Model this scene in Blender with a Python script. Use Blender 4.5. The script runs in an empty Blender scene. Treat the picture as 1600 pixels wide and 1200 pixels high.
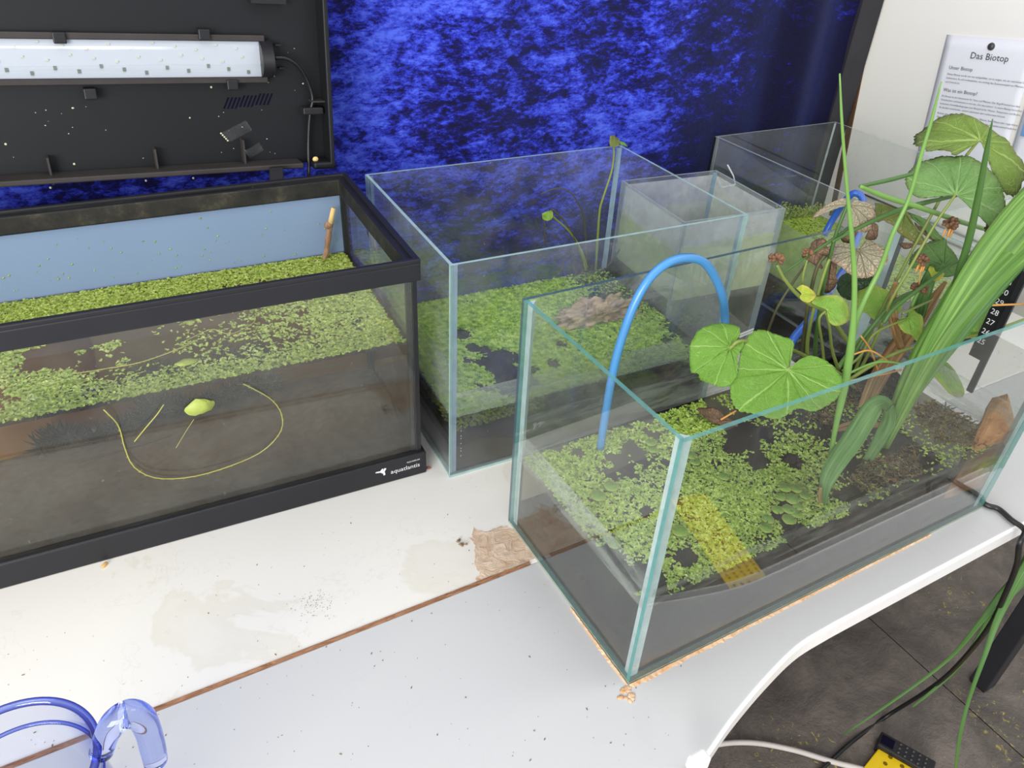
import bpy, bmesh, math, random
import numpy as np
from mathutils import Vector, Matrix, noise as mnoise

random.seed(7); rng = np.random.default_rng(7)
SC = bpy.context.scene
COL = SC.collection
U, TZ = 0.375, 0.75            # one layout unit in metres; table height. Layout: x along the tanks, y away from the viewer, z above table
def WM(p): return Vector((p[0]*U, p[1]*U, p[2]*U + TZ))

# ------------------------------------------------------------------ camera, world, lights, exposure
FPX, YAW, PITCH, ROLL = 1187.13, 0.5352, 0.6050, 0.0584
CAM = np.array([-1.1202, -1.0467, 2.1638])
def cam_rot():
    cy, sy, cp, sp = math.cos(YAW), math.sin(YAW), math.cos(PITCH), math.sin(PITCH)
    fwd = np.array([sy*cp, cy*cp, -sp]); right = np.array([cy, -sy, 0.]); up = np.cross(right, fwd)
    cr, sr = math.cos(ROLL), math.sin(ROLL)
    return np.array([cr*right + sr*up, -sr*right + cr*up, fwd])
RC = cam_rot()
cd = bpy.data.cameras.new('camera'); cam = bpy.data.objects.new('camera', cd); COL.objects.link(cam)
cd.sensor_fit = 'HORIZONTAL'; cd.sensor_width = 36; cd.lens = FPX/1600*36; cd.clip_start = .02
m = Matrix([[RC[0][i], RC[1][i], -RC[2][i], 0] for i in range(3)] + [[0, 0, 0, 1]])
m.translation = WM(CAM); cam.matrix_world = m
SC.camera = cam

world = bpy.data.worlds.new('room_ambience'); SC.world = world; world.use_nodes = True
bg = world.node_tree.nodes['Background']; bg.inputs[0].default_value = (.93, .96, 1, 1); bg.inputs[1].default_value = .88
def area(name, loc, sx, sy, power, rot=(0, 0, 0), col=(1, .98, .95)):
    l = bpy.data.lights.new(name, 'AREA'); l.shape = 'RECTANGLE'; l.size = sx; l.size_y = sy; l.energy = power; l.color = col
    o = bpy.data.objects.new(name, l); o.location = loc; o.rotation_euler = rot; COL.objects.link(o); return o
area('ceiling_light', (-.75, .1, 2.75), 1.5, .6, 12)
area('ceiling_light', (1.3, -.5, 2.75), 1.5, .6, 12)
area('window_daylight', (-2.6, -2.0, 1.75), 2.0, 1.4, 150, (math.radians(82), 0, math.radians(-58)), (1, .99, .97))
SC.view_settings.view_transform = 'Standard'; SC.view_settings.look = 'None'
SC.view_settings.exposure = 0.0; SC.view_settings.gamma = 1; SC.view_settings.use_curve_mapping = False
SC.cycles.transparent_max_bounces = 64; SC.cycles.max_bounces = 14; SC.cycles.glossy_bounces = 6
SC.cycles.transmission_bounces = 12; SC.cycles.caustics_reflective = False; SC.cycles.caustics_refractive = False
SC.cycles.use_denoising = True; SC.cycles.sample_clamp_indirect = 6

# ------------------------------------------------------------------ pixel -> layout point helpers (used to measure the photograph)
def ray(u, v): return RC.T @ np.array([(u-800)/FPX, -(v-600)/FPX, 1.])
def at(u, v, x=None, y=None, z=None, d=None, plane=None):
    D = ray(u, v)
    if x is not None: t = (x-CAM[0])/D[0]
    elif y is not None: t = (y-CAM[1])/D[1]
    elif z is not None: t = (z-CAM[2])/D[2]
    elif plane is not None: t = ((plane[0]-CAM) @ plane[1])/(D @ plane[1])
    else: t = d
    return CAM + t*D
def depth(p): return float((np.asarray(p)-CAM) @ RC[2])
def px2u(p): return depth(p)/FPX       # size of one pixel at a layout point

# ------------------------------------------------------------------ materials
MATS = {}
class NT:
    def __init__(s, name):
        s.m = bpy.data.materials.new(name); s.m.use_nodes = True; s.t = s.m.node_tree; s.t.nodes.clear()
        s.out = s.n('ShaderNodeOutputMaterial')
    def n(s, t, **kw):
        nd = s.t.nodes.new(t)
        for k, v in kw.items():
            if k == 'i':
                for a, b in v.items():
                    if hasattr(b, 'is_output') or isinstance(b, bpy.types.NodeSocket): s.t.links.new(b, nd.inputs[a])
                    else: nd.inputs[a].default_value = b
            else: setattr(nd, k, v)
        return nd
    def surf(s, sock): s.t.links.new(sock, s.out.inputs[0]); return s.m
    def noise(s, scale, detail=4, rough=.55, dist=0, vec=None, stretch=None, rot=(0, 0, 0)):
        if vec is None:
            g = s.n('ShaderNodeNewGeometry').outputs['Position']; vec = g
        if stretch or any(rot):
            vec = s.n('ShaderNodeMapping', i={0: vec, 2: rot, 3: stretch or (1, 1, 1)}).outputs[0]
        return s.n('ShaderNodeTexNoise', i={'Vector': vec, 'Scale': scale, 'Detail': detail, 'Roughness': rough, 'Distortion': dist}).outputs[0]
    def ramp(s, fac, stops, interp='LINEAR'):
        r = s.n('ShaderNodeValToRGB', i={0: fac}); cr = r.color_ramp; cr.interpolation = interp
        while len(cr.elements) < len(stops): cr.elements.new(.5)
        for e, (p, c) in zip(cr.elements, stops): e.position = p; e.color = c if len(c) == 4 else (*c, 1)
        return r.outputs[0]
    def mix(s, f, a, b, blend='MIX'):
        nd = s.n('ShaderNodeMix', data_type='RGBA', blend_type=blend)
        for k, v in ((0, f), (6, a), (7, b)):
            if isinstance(v, bpy.types.NodeSocket): s.t.links.new(v, nd.inputs[k])
            else: nd.inputs[k].default_value = v if k == 0 or len(v) == 4 else (*v, 1)
        return nd.outputs[2]
    def math(s, op, a, b=0., clamp=False):
        return s.n('ShaderNodeMath', operation=op, use_clamp=clamp, i={0: a, 1: b}).outputs[0]
    def bump(s, h, strength=.3, dist=.002):
        return s.n('ShaderNodeBump', i={'Height': h, 'Strength': strength, 'Distance': dist}).outputs[0]
    def bsdf(s, col, rough=.5, metal=0., spec=.5, **kw):
        b = s.n('ShaderNodeBsdfPrincipled'); d = {'Base Color': col if isinstance(col, bpy.types.NodeSocket) else (*col, 1), 'Roughness': rough, 'Metallic': metal, 'Specular IOR Level': spec}
        d.update(kw)
        for k, v in d.items():
            if isinstance(v, bpy.types.NodeSocket): s.t.links.new(v, b.inputs[k])
            else: b.inputs[k].default_value = v
        return b.outputs[0]
    def fresnel(s, f0=.04, nrm=None):
        lw = s.n('ShaderNodeLayerWeight', i={'Blend': .5})
        if nrm is not None: s.t.links.new(nrm, lw.inputs['Normal'])
        p = s.math('POWER', lw.outputs['Facing'], 5.)
        return s.n('ShaderNodeMath', operation='MULTIPLY_ADD', i={0: p, 1: 1-f0, 2: f0}).outputs[0]
    def mixs(s, f, a, b):
        nd = s.n('ShaderNodeMixShader')
        for k, v in ((0, f), (1, a), (2, b)):
            if isinstance(v, bpy.types.NodeSocket): s.t.links.new(v, nd.inputs[k])
            else: nd.inputs[k].default_value = v
        return nd.outputs[0]
    def transp(s, c): return s.n('ShaderNodeBsdfTransparent', i={0: c if isinstance(c, bpy.types.NodeSocket) else (*c, 1)}).outputs[0]
    def gloss(s, r=0., nrm=None, c=(1, 1, 1)):
        g = s.n('ShaderNodeBsdfGlossy', i={'Roughness': r, 'Color': (*c, 1)})
        if nrm is not None: s.t.links.new(nrm, g.inputs['Normal'])
        return g.outputs[0]
    def diff(s, c): return s.n('ShaderNodeBsdfDiffuse', i={0: c if isinstance(c, bpy.types.NodeSocket) else (*c, 1)}).outputs[0]
def S(r, g, b):   # sRGB 0-255 to linear
    return tuple(((c/255)/12.92 if c/255 <= .04045 else ((c/255+.055)/1.055)**2.4) for c in (r, g, b))

def plain(name, col, rough=.5, spec=.5, metal=0., var=.12, scale=30, bump=0.):
    t = NT(name); n = t.noise(scale, 5)
    c = t.mix(n, tuple(x*(1-var) for x in col), tuple(min(1, x*(1+var)) for x in col))
    kw = {}
    if bump: kw['Normal'] = t.bump(n, bump)
    return t.surf(t.bsdf(c, rough, metal, spec, **kw))

def glass(name, tint=(.985, .995, .99), f0=.042, dirt=.05, dcol=S(205, 215, 205), dscale=9, specks=.5, low=None):
    """clear pane: mirror-like Fresnel reflection over straight transmission, with a film of dried-on dirt"""
    t = NT(name)
    g = t.mixs(t.fresnel(f0), t.transp(tint), t.gloss(0.))
    n1 = t.noise(dscale, 6, .65); n2 = t.noise(170, 2, .5)
    sp = t.ramp(n2, [(.70, (0, 0, 0)), (.76, (1, 1, 1))])
    f = t.math('MULTIPLY', t.ramp(n1, [(.3, (0, 0, 0)), (.75, (1, 1, 1))]), dirt*2)
    f = t.math('ADD', f, t.math('MULTIPLY', sp, specks*.35), True)
    d = t.mixs(.5, t.diff(dcol), t.n('ShaderNodeBsdfTranslucent', i={0: (*dcol, 1)}).outputs[0])
    return t.surf(t.mixs(f, g, d))
def glass_edge(name, col, alpha=.75):
    t = NT(name); n = t.noise(60, 3)
    c = t.mix(n, tuple(x*.7 for x in col), tuple(min(1, x*1.25) for x in col))
    b = t.bsdf(c, .15, 0, .6)
    return t.surf(t.mixs(alpha, t.transp((.8, .95, .92)), b))
def water_mat(name, tint, rip=.0, f0=.02, murk=None, mf=0.):
    t = NT(name); nrm = None
    if rip: nrm = t.bump(t.noise(14, 2), rip, .004)
    base = t.transp(tint)
    if murk: base = t.mixs(mf, base, t.diff(murk))
    return t.surf(t.mixs(t.fresnel(f0, nrm), base, t.gloss(.0, nrm)))
def water_front(name, tint, f0=.02):
    t = NT(name); r = t.n('ShaderNodeBsdfRefraction', i={'Color': (*tint, 1), 'Roughness': 0., 'IOR': 1.33}).outputs[0]
    return t.surf(t.mixs(t.fresnel(f0), r, t.gloss(0.)))
def film(name, col, lo=.45, hi=.6, scale=12, amax=.6, stretch=None, detail=6, rough=.65):
    t = NT(name); n = t.noise(scale, detail, rough, .3, stretch=stretch)
    f = t.math('MULTIPLY', t.ramp(n, [(lo, (0, 0, 0)), (hi, (1, 1, 1))]), amax)
    c = t.mix(t.noise(60, 4), tuple(x*.7 for x in col), tuple(min(1, x*1.2) for x in col))
    d = t.mixs(.4, t.diff(c), t.n('ShaderNodeBsdfTranslucent', i={0: c}).outputs[0])
    return t.surf(t.mixs(f, t.transp((1, 1, 1)), d))
def leaf_mat(name, base, vein, edge=None, rough=.42, transl=.3, blotch=.25, nv=10, va=.75, crinkle=.5):
    """'vein' holds the angle round the stalk, 'rad' the fraction of the radius: palmate main veins, forked side veins, a fine net"""
    t = NT(name)
    th = t.n('ShaderNodeAttribute', attribute_name='vein').outputs['Fac']
    r = t.n('ShaderNodeAttribute', attribute_name='rad').outputs['Fac']
    wob = t.math('MULTIPLY', t.math('SUBTRACT', t.noise(26, 3), .5), .55)
    k = t.math('ADD', t.math('MULTIPLY', th, nv/6.2832), wob)
    f = t.math('ABSOLUTE', t.math('SUBTRACT', t.math('FRACT', t.math('ADD', k, 20.5)), .5))
    lat = t.math('MULTIPLY', t.math('MULTIPLY', f, r), 6.2832/nv)
    mv = t.n('ShaderNodeMapRange', i={0: lat, 1: .004, 2: .022, 3: 1., 4: 0.}).outputs[0]
    sc = t.math('FRACT', t.math('SUBTRACT', t.math('MULTIPLY', r, 5.), t.math('MULTIPLY', f, 3.2)))
    sv = t.n('ShaderNodeMapRange', i={0: t.math('ABSOLUTE', t.math('SUBTRACT', sc, .5)), 1: .0, 2: .07, 3: .65, 4: 0.}).outputs[0]
    sv = t.math('MULTIPLY', sv, t.n('ShaderNodeMapRange', i={0: r, 1: .2, 2: .45, 3: 0., 4: 1.}).outputs[0])
    vo = t.n('ShaderNodeTexVoronoi', feature='DISTANCE_TO_EDGE', i={'Scale': 150.})
    t.t.links.new(t.n('ShaderNodeNewGeometry').outputs['Position'], vo.inputs['Vector'])
    net = t.n('ShaderNodeMapRange', i={0: vo.outputs['Distance'], 1: 0., 2: .10, 3: .3, 4: 0.}).outputs[0]
    a = t.math('MAXIMUM', t.math('MAXIMUM', mv, sv), net)
    n = t.noise(45, 5)
    c = t.mix(t.math('MULTIPLY', n, blotch*2), base, tuple(x*.62 for x in base))
    if edge: c = t.mix(t.math('MULTIPLY', t.math('POWER', r, 7.), t.math('ADD', n, .45), True), c, edge)
    c = t.mix(t.math('MULTIPLY', a, va), c, vein)
    h = t.math('SUBTRACT', t.math('MULTIPLY', n, .6), t.math('MULTIPLY', a, .7))
    nb = t.bump(h, crinkle, .004)
    b = t.bsdf(c, rough, 0, .4, Normal=nb)
    tr = t.n('ShaderNodeBsdfTranslucent', i={0: c}).outputs[0]
    return t.surf(t.mixs(transl, b, tr))
def blade_mat(name, base, light, dark, rough=.55):
    """long leaf with lengthwise fibres; 'vein' runs across the blade"""
    t = NT(name)
    a = t.n('ShaderNodeAttribute', attribute_name='vein').outputs['Fac']
    v = t.n('ShaderNodeCombineXYZ', i={0: a, 1: t.math('MULTIPLY', t.n('ShaderNodeAttribute', attribute_name='rad').outputs['Fac'], .6)}).outputs[0]
    n = t.noise(4.2, 3, .5, vec=v)
    c = t.ramp(n, [(.3, dark), (.5, base), (.7, light)])
    b = t.bsdf(c, rough, 0, .4)
    return t.surf(t.mixs(.28, b, t.n('ShaderNodeBsdfTranslucent', i={0: c}).outputs[0]))

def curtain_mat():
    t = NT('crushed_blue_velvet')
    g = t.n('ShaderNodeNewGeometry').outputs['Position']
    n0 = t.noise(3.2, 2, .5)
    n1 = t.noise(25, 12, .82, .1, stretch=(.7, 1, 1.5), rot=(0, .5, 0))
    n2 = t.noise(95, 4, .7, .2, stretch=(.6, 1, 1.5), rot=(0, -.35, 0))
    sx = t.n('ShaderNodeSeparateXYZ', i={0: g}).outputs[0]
    fold_shade = t.n('ShaderNodeMapRange', i={0: sx, 1: .78, 2: 1.02, 3: 0., 4: .085}).outputs[0]     # shade of the right-hand folds painted in as darker colour
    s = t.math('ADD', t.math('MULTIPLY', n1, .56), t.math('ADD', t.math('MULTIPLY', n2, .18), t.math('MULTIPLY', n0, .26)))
    s = t.math('SUBTRACT', s, fold_shade)
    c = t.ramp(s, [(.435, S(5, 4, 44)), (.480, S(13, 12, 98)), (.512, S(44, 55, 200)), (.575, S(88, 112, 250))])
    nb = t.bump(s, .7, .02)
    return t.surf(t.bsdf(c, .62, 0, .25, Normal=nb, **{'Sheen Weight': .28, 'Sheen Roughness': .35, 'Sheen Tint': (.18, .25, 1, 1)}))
def table_mat(name, base, stain, samt=.35, spk=.25):
    t = NT(name)
    n = t.noise(5.2, 7, .6, .6); n2 = t.noise(13, 5, .6, .3)
    st = t.ramp(n, [(.565, (0, 0, 0)), (.585, (1, 1, 1)), (.66, (.55, .55, .55))])
    c = t.mix(t.math('MULTIPLY', st, samt), base, stain)
    ring = t.ramp(n2, [(.60, (0, 0, 0)), (.607, (1, 1, 1)), (.614, (0, 0, 0))])
    c = t.mix(t.math('MULTIPLY', ring, samt*.5), c, tuple(x*.7 for x in stain))
    sp = t.ramp(t.noise(120, 3), [(.725, (0, 0, 0)), (.75, (1, 1, 1))])
    c = t.mix(t.math('MULTIPLY', sp, spk), c, S(120, 100, 80))
    return t.surf(t.bsdf(c, .38, 0, .35, Normal=t.bump(t.noise(40, 4), .06)))
def floor_mat():
    t = NT('dark_slate_tile')
    n = t.noise(7, 8, .65, .5); n2 = t.noise(28, 6, .7, .4)
    c = t.ramp(n, [(.3, S(80, 73, 68)), (.5, S(102, 94, 88)), (.72, S(130, 119, 110))])
    sp = t.ramp(t.noise(140, 2), [(.72, (0, 0, 0)), (.76, (1, 1, 1))])
    c = t.mix(t.math('MULTIPLY', sp, .4), c, S(180, 165, 150))
    yl = t.ramp(t.noise(2.6, 2), [(.52, (0, 0, 0)), (.58, (1, 1, 1))])
    ym = t.math('MULTIPLY', yl, t.ramp(t.noise(55, 5, .7, 1.2), [(.60, (0, 0, 0)), (.64, (1, 1, 1))]))
    c = t.mix(t.math('MULTIPLY', ym, .85), c, S(186, 170, 76))
    h = t.math('ADD', n, t.math('MULTIPLY', n2, .5))
    return t.surf(t.bsdf(c, .48, 0, .4, Normal=t.bump(h, .8, .012)))
def soil_mat(name, a, b, scale=60):
    t = NT(name); n = t.noise(scale, 8, .75); n2 = t.noise(6, 4)
    c = t.ramp(n, [(.32, a), (.7, b)]); c = t.mix(t.math('MULTIPLY', n2, .5), c, tuple(x*.6 for x in a))
    return t.surf(t.bsdf(c, .9, 0, .15, Normal=t.bump(n, .4, .004)))
def wood_mat(name, a, b, stretch=(14, 14, 2), scale=6):
    t = NT(name); n = t.noise(scale, 7, .65, 1.2, stretch=stretch)
    c = t.ramp(n, [(.3, a), (.65, b)])
    return t.surf(t.bsdf(c, .75, 0, .2, Normal=t.bump(n, .8, .006)))
def frond_mat(name, stops, scale=160):
    t = NT(name); n = t.noise(scale, 1); n2 = t.noise(9, 3)
    c = t.ramp(n, stops); c = t.mix(t.math('MULTIPLY', n2, .5), c, stops[0][1])
    b = t.bsdf(c, .45, 0, .35)
    return t.surf(t.mixs(.2, b, t.n('ShaderNodeBsdfTranslucent', i={0: c}).outputs[0]))
def jug_mat(name, wall=True):
    t = NT(name)
    lw = t.n('ShaderNodeLayerWeight', i={'Blend': .5}).outputs['Facing']
    c = t.ramp(lw, [(0, S(238, 241, 250)), (.6, S(215, 221, 244)), (.85, S(120, 135, 225)), (1, S(40, 45, 160))])
    return t.surf(t.mixs(t.fresnel(.04), t.transp(c), t.gloss(0.)))
def jug_solid():
    t = NT('blue_tinted_solid_glass')
    b = t.n('ShaderNodeBsdfGlass', i={'Color': (*S(226, 232, 255), 1), 'Roughness': 0., 'IOR': 1.45}).outputs[0]
    return t.surf(b)

M = {}
M['black'] = plain('black_plastic', S(29, 29, 33), .45, .4, var=.25, scale=14)
M['black_dirty'] = None
t = NT('black_plastic_with_dried_moss'); n = t.noise(16, 7, .7)
M['black_dirty'] = t.surf(t.bsdf(t.ramp(n, [(.38, S(26, 26, 26)), (.56, S(46, 44, 39)), (.72, S(86, 82, 66))]), .7, 0, .3, Normal=t.bump(n, .4)))
M['lid_black'] = plain('lid_black_plastic', S(19, 20, 24), .5, .35, var=.3, scale=7)
M['lip'] = plain('worn_dark_plastic', S(54, 50, 49), .5, .4, var=.35, scale=22)
M['dark_post'] = plain('dark_stained_post', S(46, 44, 50), .55, .3, var=.5, scale=9)
M['brown_edge'] = plain('brown_board_edge', S(92, 66, 46), .7, .2, var=.35, scale=30)
M['board'] = plain('white_enamel_board', S(246, 243, 236), .16, .5, var=.03, scale=3)
M['wall'] = plain('white_wall_paint', S(225, 222, 214), .8, .2, var=.04, scale=5)
M['paper'] = plain('white_paper', S(240, 240, 246), .8, .2, var=.02, scale=8)
M['ink'] = plain('grey_ink', S(70, 70, 74), .8, .1, var=.05)
M['blue_print'] = plain('blue_print', S(120, 160, 205), .7, .2, var=.3, scale=50)
M['white_print'] = plain('white_print', S(225, 225, 225), .7, .2, var=.03)
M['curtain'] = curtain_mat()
M['table'] = table_mat('cream_laminate', S(228, 225, 218), S(208, 200, 180))
M['table_front'] = table_mat('grey_white_laminate', S(197, 197, 197), S(184, 183, 181), .12, .18)
M['edge_white'] = plain('white_edge_band', S(238, 235, 232), .4, .4, var=.05)
M['seam'] = wood_mat('brown_seam_strip', S(128, 84, 58), S(186, 140, 108), (3, 12, 12), 12)
M['chip'] = wood_mat('bare_chipboard', S(196, 166, 138), S(226, 204, 182), (5, 5, 5), 10)
M['swollen'] = soil_mat('swollen_chipboard', S(206, 150, 96), S(244, 222, 192), 70)
M['frame_metal'] = plain('dark_grey_steel', S(66, 64, 66), .45, .5, .0, var=.15)
M['leg_black'] = plain('black_steel', S(36, 37, 42), .4, .5, var=.2)
M['floor'] = floor_mat()
M['grout'] = plain('dark_joint', S(48, 43, 40), .9, .1, var=.3)
M['glass_k'] = glass('clear_tank_glass', dirt=.035, dcol=S(216, 220, 206))
M['glass_f'] = glass('front_tank_glass', f0=.055, dirt=.022, dcol=S(216, 222, 212), specks=.7)
M['glass_m'] = glass('middle_tank_glass', (.982, .99, .994), dirt=.075, dcol=S(206, 212, 222), specks=.8)
M['glass_s'] = glass('algae_clouded_glass', (.985, .995, .985), dirt=.13, dcol=S(240, 245, 236), dscale=6)
M['glass_g'] = glass('rear_tank_glass', (.985, .995, .99), dirt=.03, dcol=S(214, 222, 214), dscale=7)
M['edge_f'] = glass_edge('teal_glass_edge', S(92, 150, 146), .7)
M['edge_m'] = glass_edge('pale_green_glass_edge', S(176, 205, 200), .7)
M['edge_g'] = glass_edge('grey_glass_edge', S(176, 184, 184), .7)
M['edge_dark'] = glass_edge('dark_glass_edge', S(66, 86, 96), .85); M['sil_f'] = glass_edge('pale_silicone', S(196, 214, 214), .72)
M['sil_m'] = glass_edge('bluish_silicone', S(150, 172, 190), .6)
M['sil_black'] = plain('black_silicone', S(26, 27, 30), .35, .5, var=.2)
M['blue_panel'] = plain('pale_blue_backdrop', S(126, 146, 176), .4, .4, var=.07, scale=5)
M['water_k'] = water_mat('brown_pond_water', (.74, .66, .50), .08)
M['water_k_top'] = water_mat('pond_water_surface', (.84, .79, .66), .10, .025, S(120, 110, 84), .10)
M['water_k_front'] = water_front('brown_pond_water_front', (.90, .83, .66)); M['water_f'] = water_mat('dark_pond_water', (.66, .64, .57), .0)
M['water_f_top'] = water_mat('dark_pond_surface', (.38, .38, .33), .06, .02)
M['water_m'] = water_mat('green_pond_water', (.58, .62, .44), .0)
M['water_m_top'] = water_mat('green_pond_surface', (.3, .34, .22), .05, .05)
M['soil_k'] = soil_mat('grey_brown_silt', S(106, 88, 72), S(146, 126, 104))
M['soil'] = soil_mat('black_pond_soil', S(70, 60, 50), S(96, 84, 72))
M['soil_f'] = soil_mat('dark_wet_soil', S(34, 29, 24), S(58, 50, 41))
M['soil_black'] = soil_mat('wet_black_peat', S(16, 14, 13), S(44, 38, 34), 90)
M['duck_k'] = frond_mat('duckweed_yellow_green', [(.3, S(136, 156, 60)), (.5, S(184, 202, 88)), (.7, S(220, 230, 146))])
M['duck_f'] = frond_mat('duckweed_fresh_green', [(.3, S(132, 164, 54)), (.5, S(178, 206, 86)), (.7, S(216, 234, 140))])
M['duck_m'] = frond_mat('water_moss_green', [(.3, S(120, 164, 40)), (.5, S(178, 214, 74)), (.7, S(216, 238, 120))], 90)
M['moss_brown'] = frond_mat('brown_green_moss', [(.3, S(62, 62, 30)), (.5, S(116, 98, 58)), (.7, S(168, 136, 92))], 120)
M['algae_m'] = film('green_algae_coat', S(120, 158, 60), .40, .60, 9, .55)
M['algae_s'] = film('pale_green_algae', S(222, 232, 184), .12, .6, 6, .82)
M['haze'] = film('whitish_haze', S(240, 244, 240), .1, .65, 5, .6)  # white haze on the small tank's upper panes, painted in as a film
M['residue'] = film('dried_waterline_residue', S(196, 202, 192), .36, .62, 7, .42, (1, 1, 6))
M['residue_d'] = film('streaky_waterline_residue', S(160, 166, 156), .46, .64, 8, .34, (1, 1, 7))
M['bark'] = wood_mat('grey_brown_bark', S(98, 78, 60), S(206, 178, 150), (2.5, 9, 9), 9)
M['orange_wood'] = wood_mat('orange_brown_wood', S(150, 96, 46), S(206, 150, 92), (10, 10, 2.5), 6)
M['twig'] = wood_mat('twig_bark', S(112, 78, 62), S(176, 140, 114), (8, 8, 3), 12)
M['twig_cut'] = plain('pale_cut_wood', S(222, 190, 130), .7, .2, var=.1)
M['tube_blue'] = plain('blue_silicone_tube', S(72, 136, 192), .3, .5, var=.06)
M['tube_blue2'] = plain('dark_blue_tube', S(52, 100, 186), .3, .5, var=.08)
M['cable_black'] = plain('black_cable', S(24, 24, 26), .4, .5, var=.2)
M['cable_white'] = plain('white_cable', S(206, 198, 192), .45, .4, var=.08)
M['yellow'] = plain('yellow_plastic', S(232, 196, 24), .4, .4, var=.08)
M['hole'] = plain('dark_hole', S(120, 96, 12), .8, .1, var=.1)
M['leaf_bright'] = leaf_mat('fresh_round_leaf', S(118, 168, 56), S(176, 212, 120), None)
M['leaf_mid'] = leaf_mat('mid_green_leaf', S(120, 162, 90), S(150, 186, 112), S(96, 120, 58))
M['leaf_top'] = leaf_mat('olive_green_leaf', S(124, 154, 66), S(176, 196, 108), S(104, 112, 62))
M['leaf_pale'] = leaf_mat('pale_young_leaf', S(140, 186, 72), S(178, 212, 110), S(186, 190, 90))
M['leaf_yellow'] = leaf_mat('yellowing_leaf', S(186, 204, 70), S(206, 218, 110), S(220, 200, 90))
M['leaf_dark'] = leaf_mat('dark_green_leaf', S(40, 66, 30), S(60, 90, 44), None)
M['leaf_olive'] = leaf_mat('dull_olive_leaf', S(112, 128, 58), S(140, 150, 80), S(150, 130, 80))
M['leaf_dry'] = leaf_mat('dry_beige_leaf', S(178, 170, 142), S(150, 142, 112), S(204, 170, 144), .6, .2, .3, 14, .6, .9)
M['leaf_brown'] = leaf_mat('withered_brown_leaf', S(150, 122, 96), S(120, 96, 74), S(104, 76, 54), .7, .15, .35, 8, .6, 1.)
M['iris'] = blade_mat('iris_blade_green', S(106, 148, 66), S(152, 188, 104), S(80, 124, 48))
M['iris_dark'] = blade_mat('iris_blade_dark', S(94, 138, 70), S(126, 164, 98), S(70, 112, 50))
M['iris_dry'] = blade_mat('dry_iris_blade', S(164, 128, 84), S(200, 168, 124), S(128, 92, 56))
M['rush'] = plain('rush_stem_green', S(112, 152, 74), .4, .4, var=.2, scale=18)
M['rush_dark'] = plain('dark_rush_stem', S(70, 104, 48), .4, .4, var=.25, scale=18)
M['petiole'] = plain('olive_leaf_stalk', S(122, 136, 66), .45, .4, var=.2, scale=18)
M['petiole_dark'] = plain('thin_dark_stalk', S(78, 76, 50), .5, .3, var=.25, scale=22)
M['seed'] = plain('brown_seed_capsule', S(116, 84, 60), .6, .3, var=.35, scale=80)
M['bract'] = plain('orange_dry_bract', S(216, 156, 84), .6, .3, var=.2, scale=40)
M['pot'] = plain('black_plant_pot', S(28, 27, 27), .5, .3, var=.2)
M['lamp_white'] = plain('white_circuit_board', S(192, 196, 202), .35, .5, var=.02)
t = NT('clear_ribbed_cover'); w = t.noise(90, 1, .4, stretch=(.02, 1, 1))
M['lamp_cover'] = t.surf(t.mixs(t.math('ADD', t.fresnel(.05, t.bump(w, .5)), .03), t.transp((.95, .97, 1)), t.gloss(.12, t.bump(w, .5))))
M['led'] = plain('yellow_led_chip', S(206, 200, 176), .4, .4, var=.1)
M['led_lead'] = plain('grey_led_lead', S(120, 120, 112), .4, .5, var=.1)
M['metal_rail'] = plain('grey_metal_rail', S(140, 138, 134), .35, .5, .6, var=.1)
t = NT('clear_tape'); M['tape'] = t.surf(t.mixs(t.math('MULTIPLY', t.noise(60, 4), .10), t.transp((.96, .96, .96)), t.gloss(.2)))
M['slot'] = plain('dark_slot', S(12, 12, 34), .9, .1, var=.1)
M['magnet'] = plain('dark_magnet', S(62, 62, 64), .35, .5, var=.1)
M['crumb'] = plain('brown_crumb', S(136, 112, 92), .8, .1, var=.5, scale=200)
M['seedhusk'] = plain('pale_seed', S(214, 170, 96), .6, .3, var=.2)
M['jug_wall'] = jug_mat('thin_blue_glass'); M['jug_solid'] = jug_solid(); M['jug_rim'] = None
t = NT('deep_blue_glass_rim'); M['jug_rim'] = t.surf(t.mixs(t.fresnel(.05), t.transp(t.ramp(t.n('ShaderNodeLayerWeight', i={'Blend': .5}).outputs['Facing'], [(0, S(196, 206, 246)), (.5, S(120, 134, 220)), (1, S(30, 34, 150))])), t.gloss(.02)))

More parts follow.
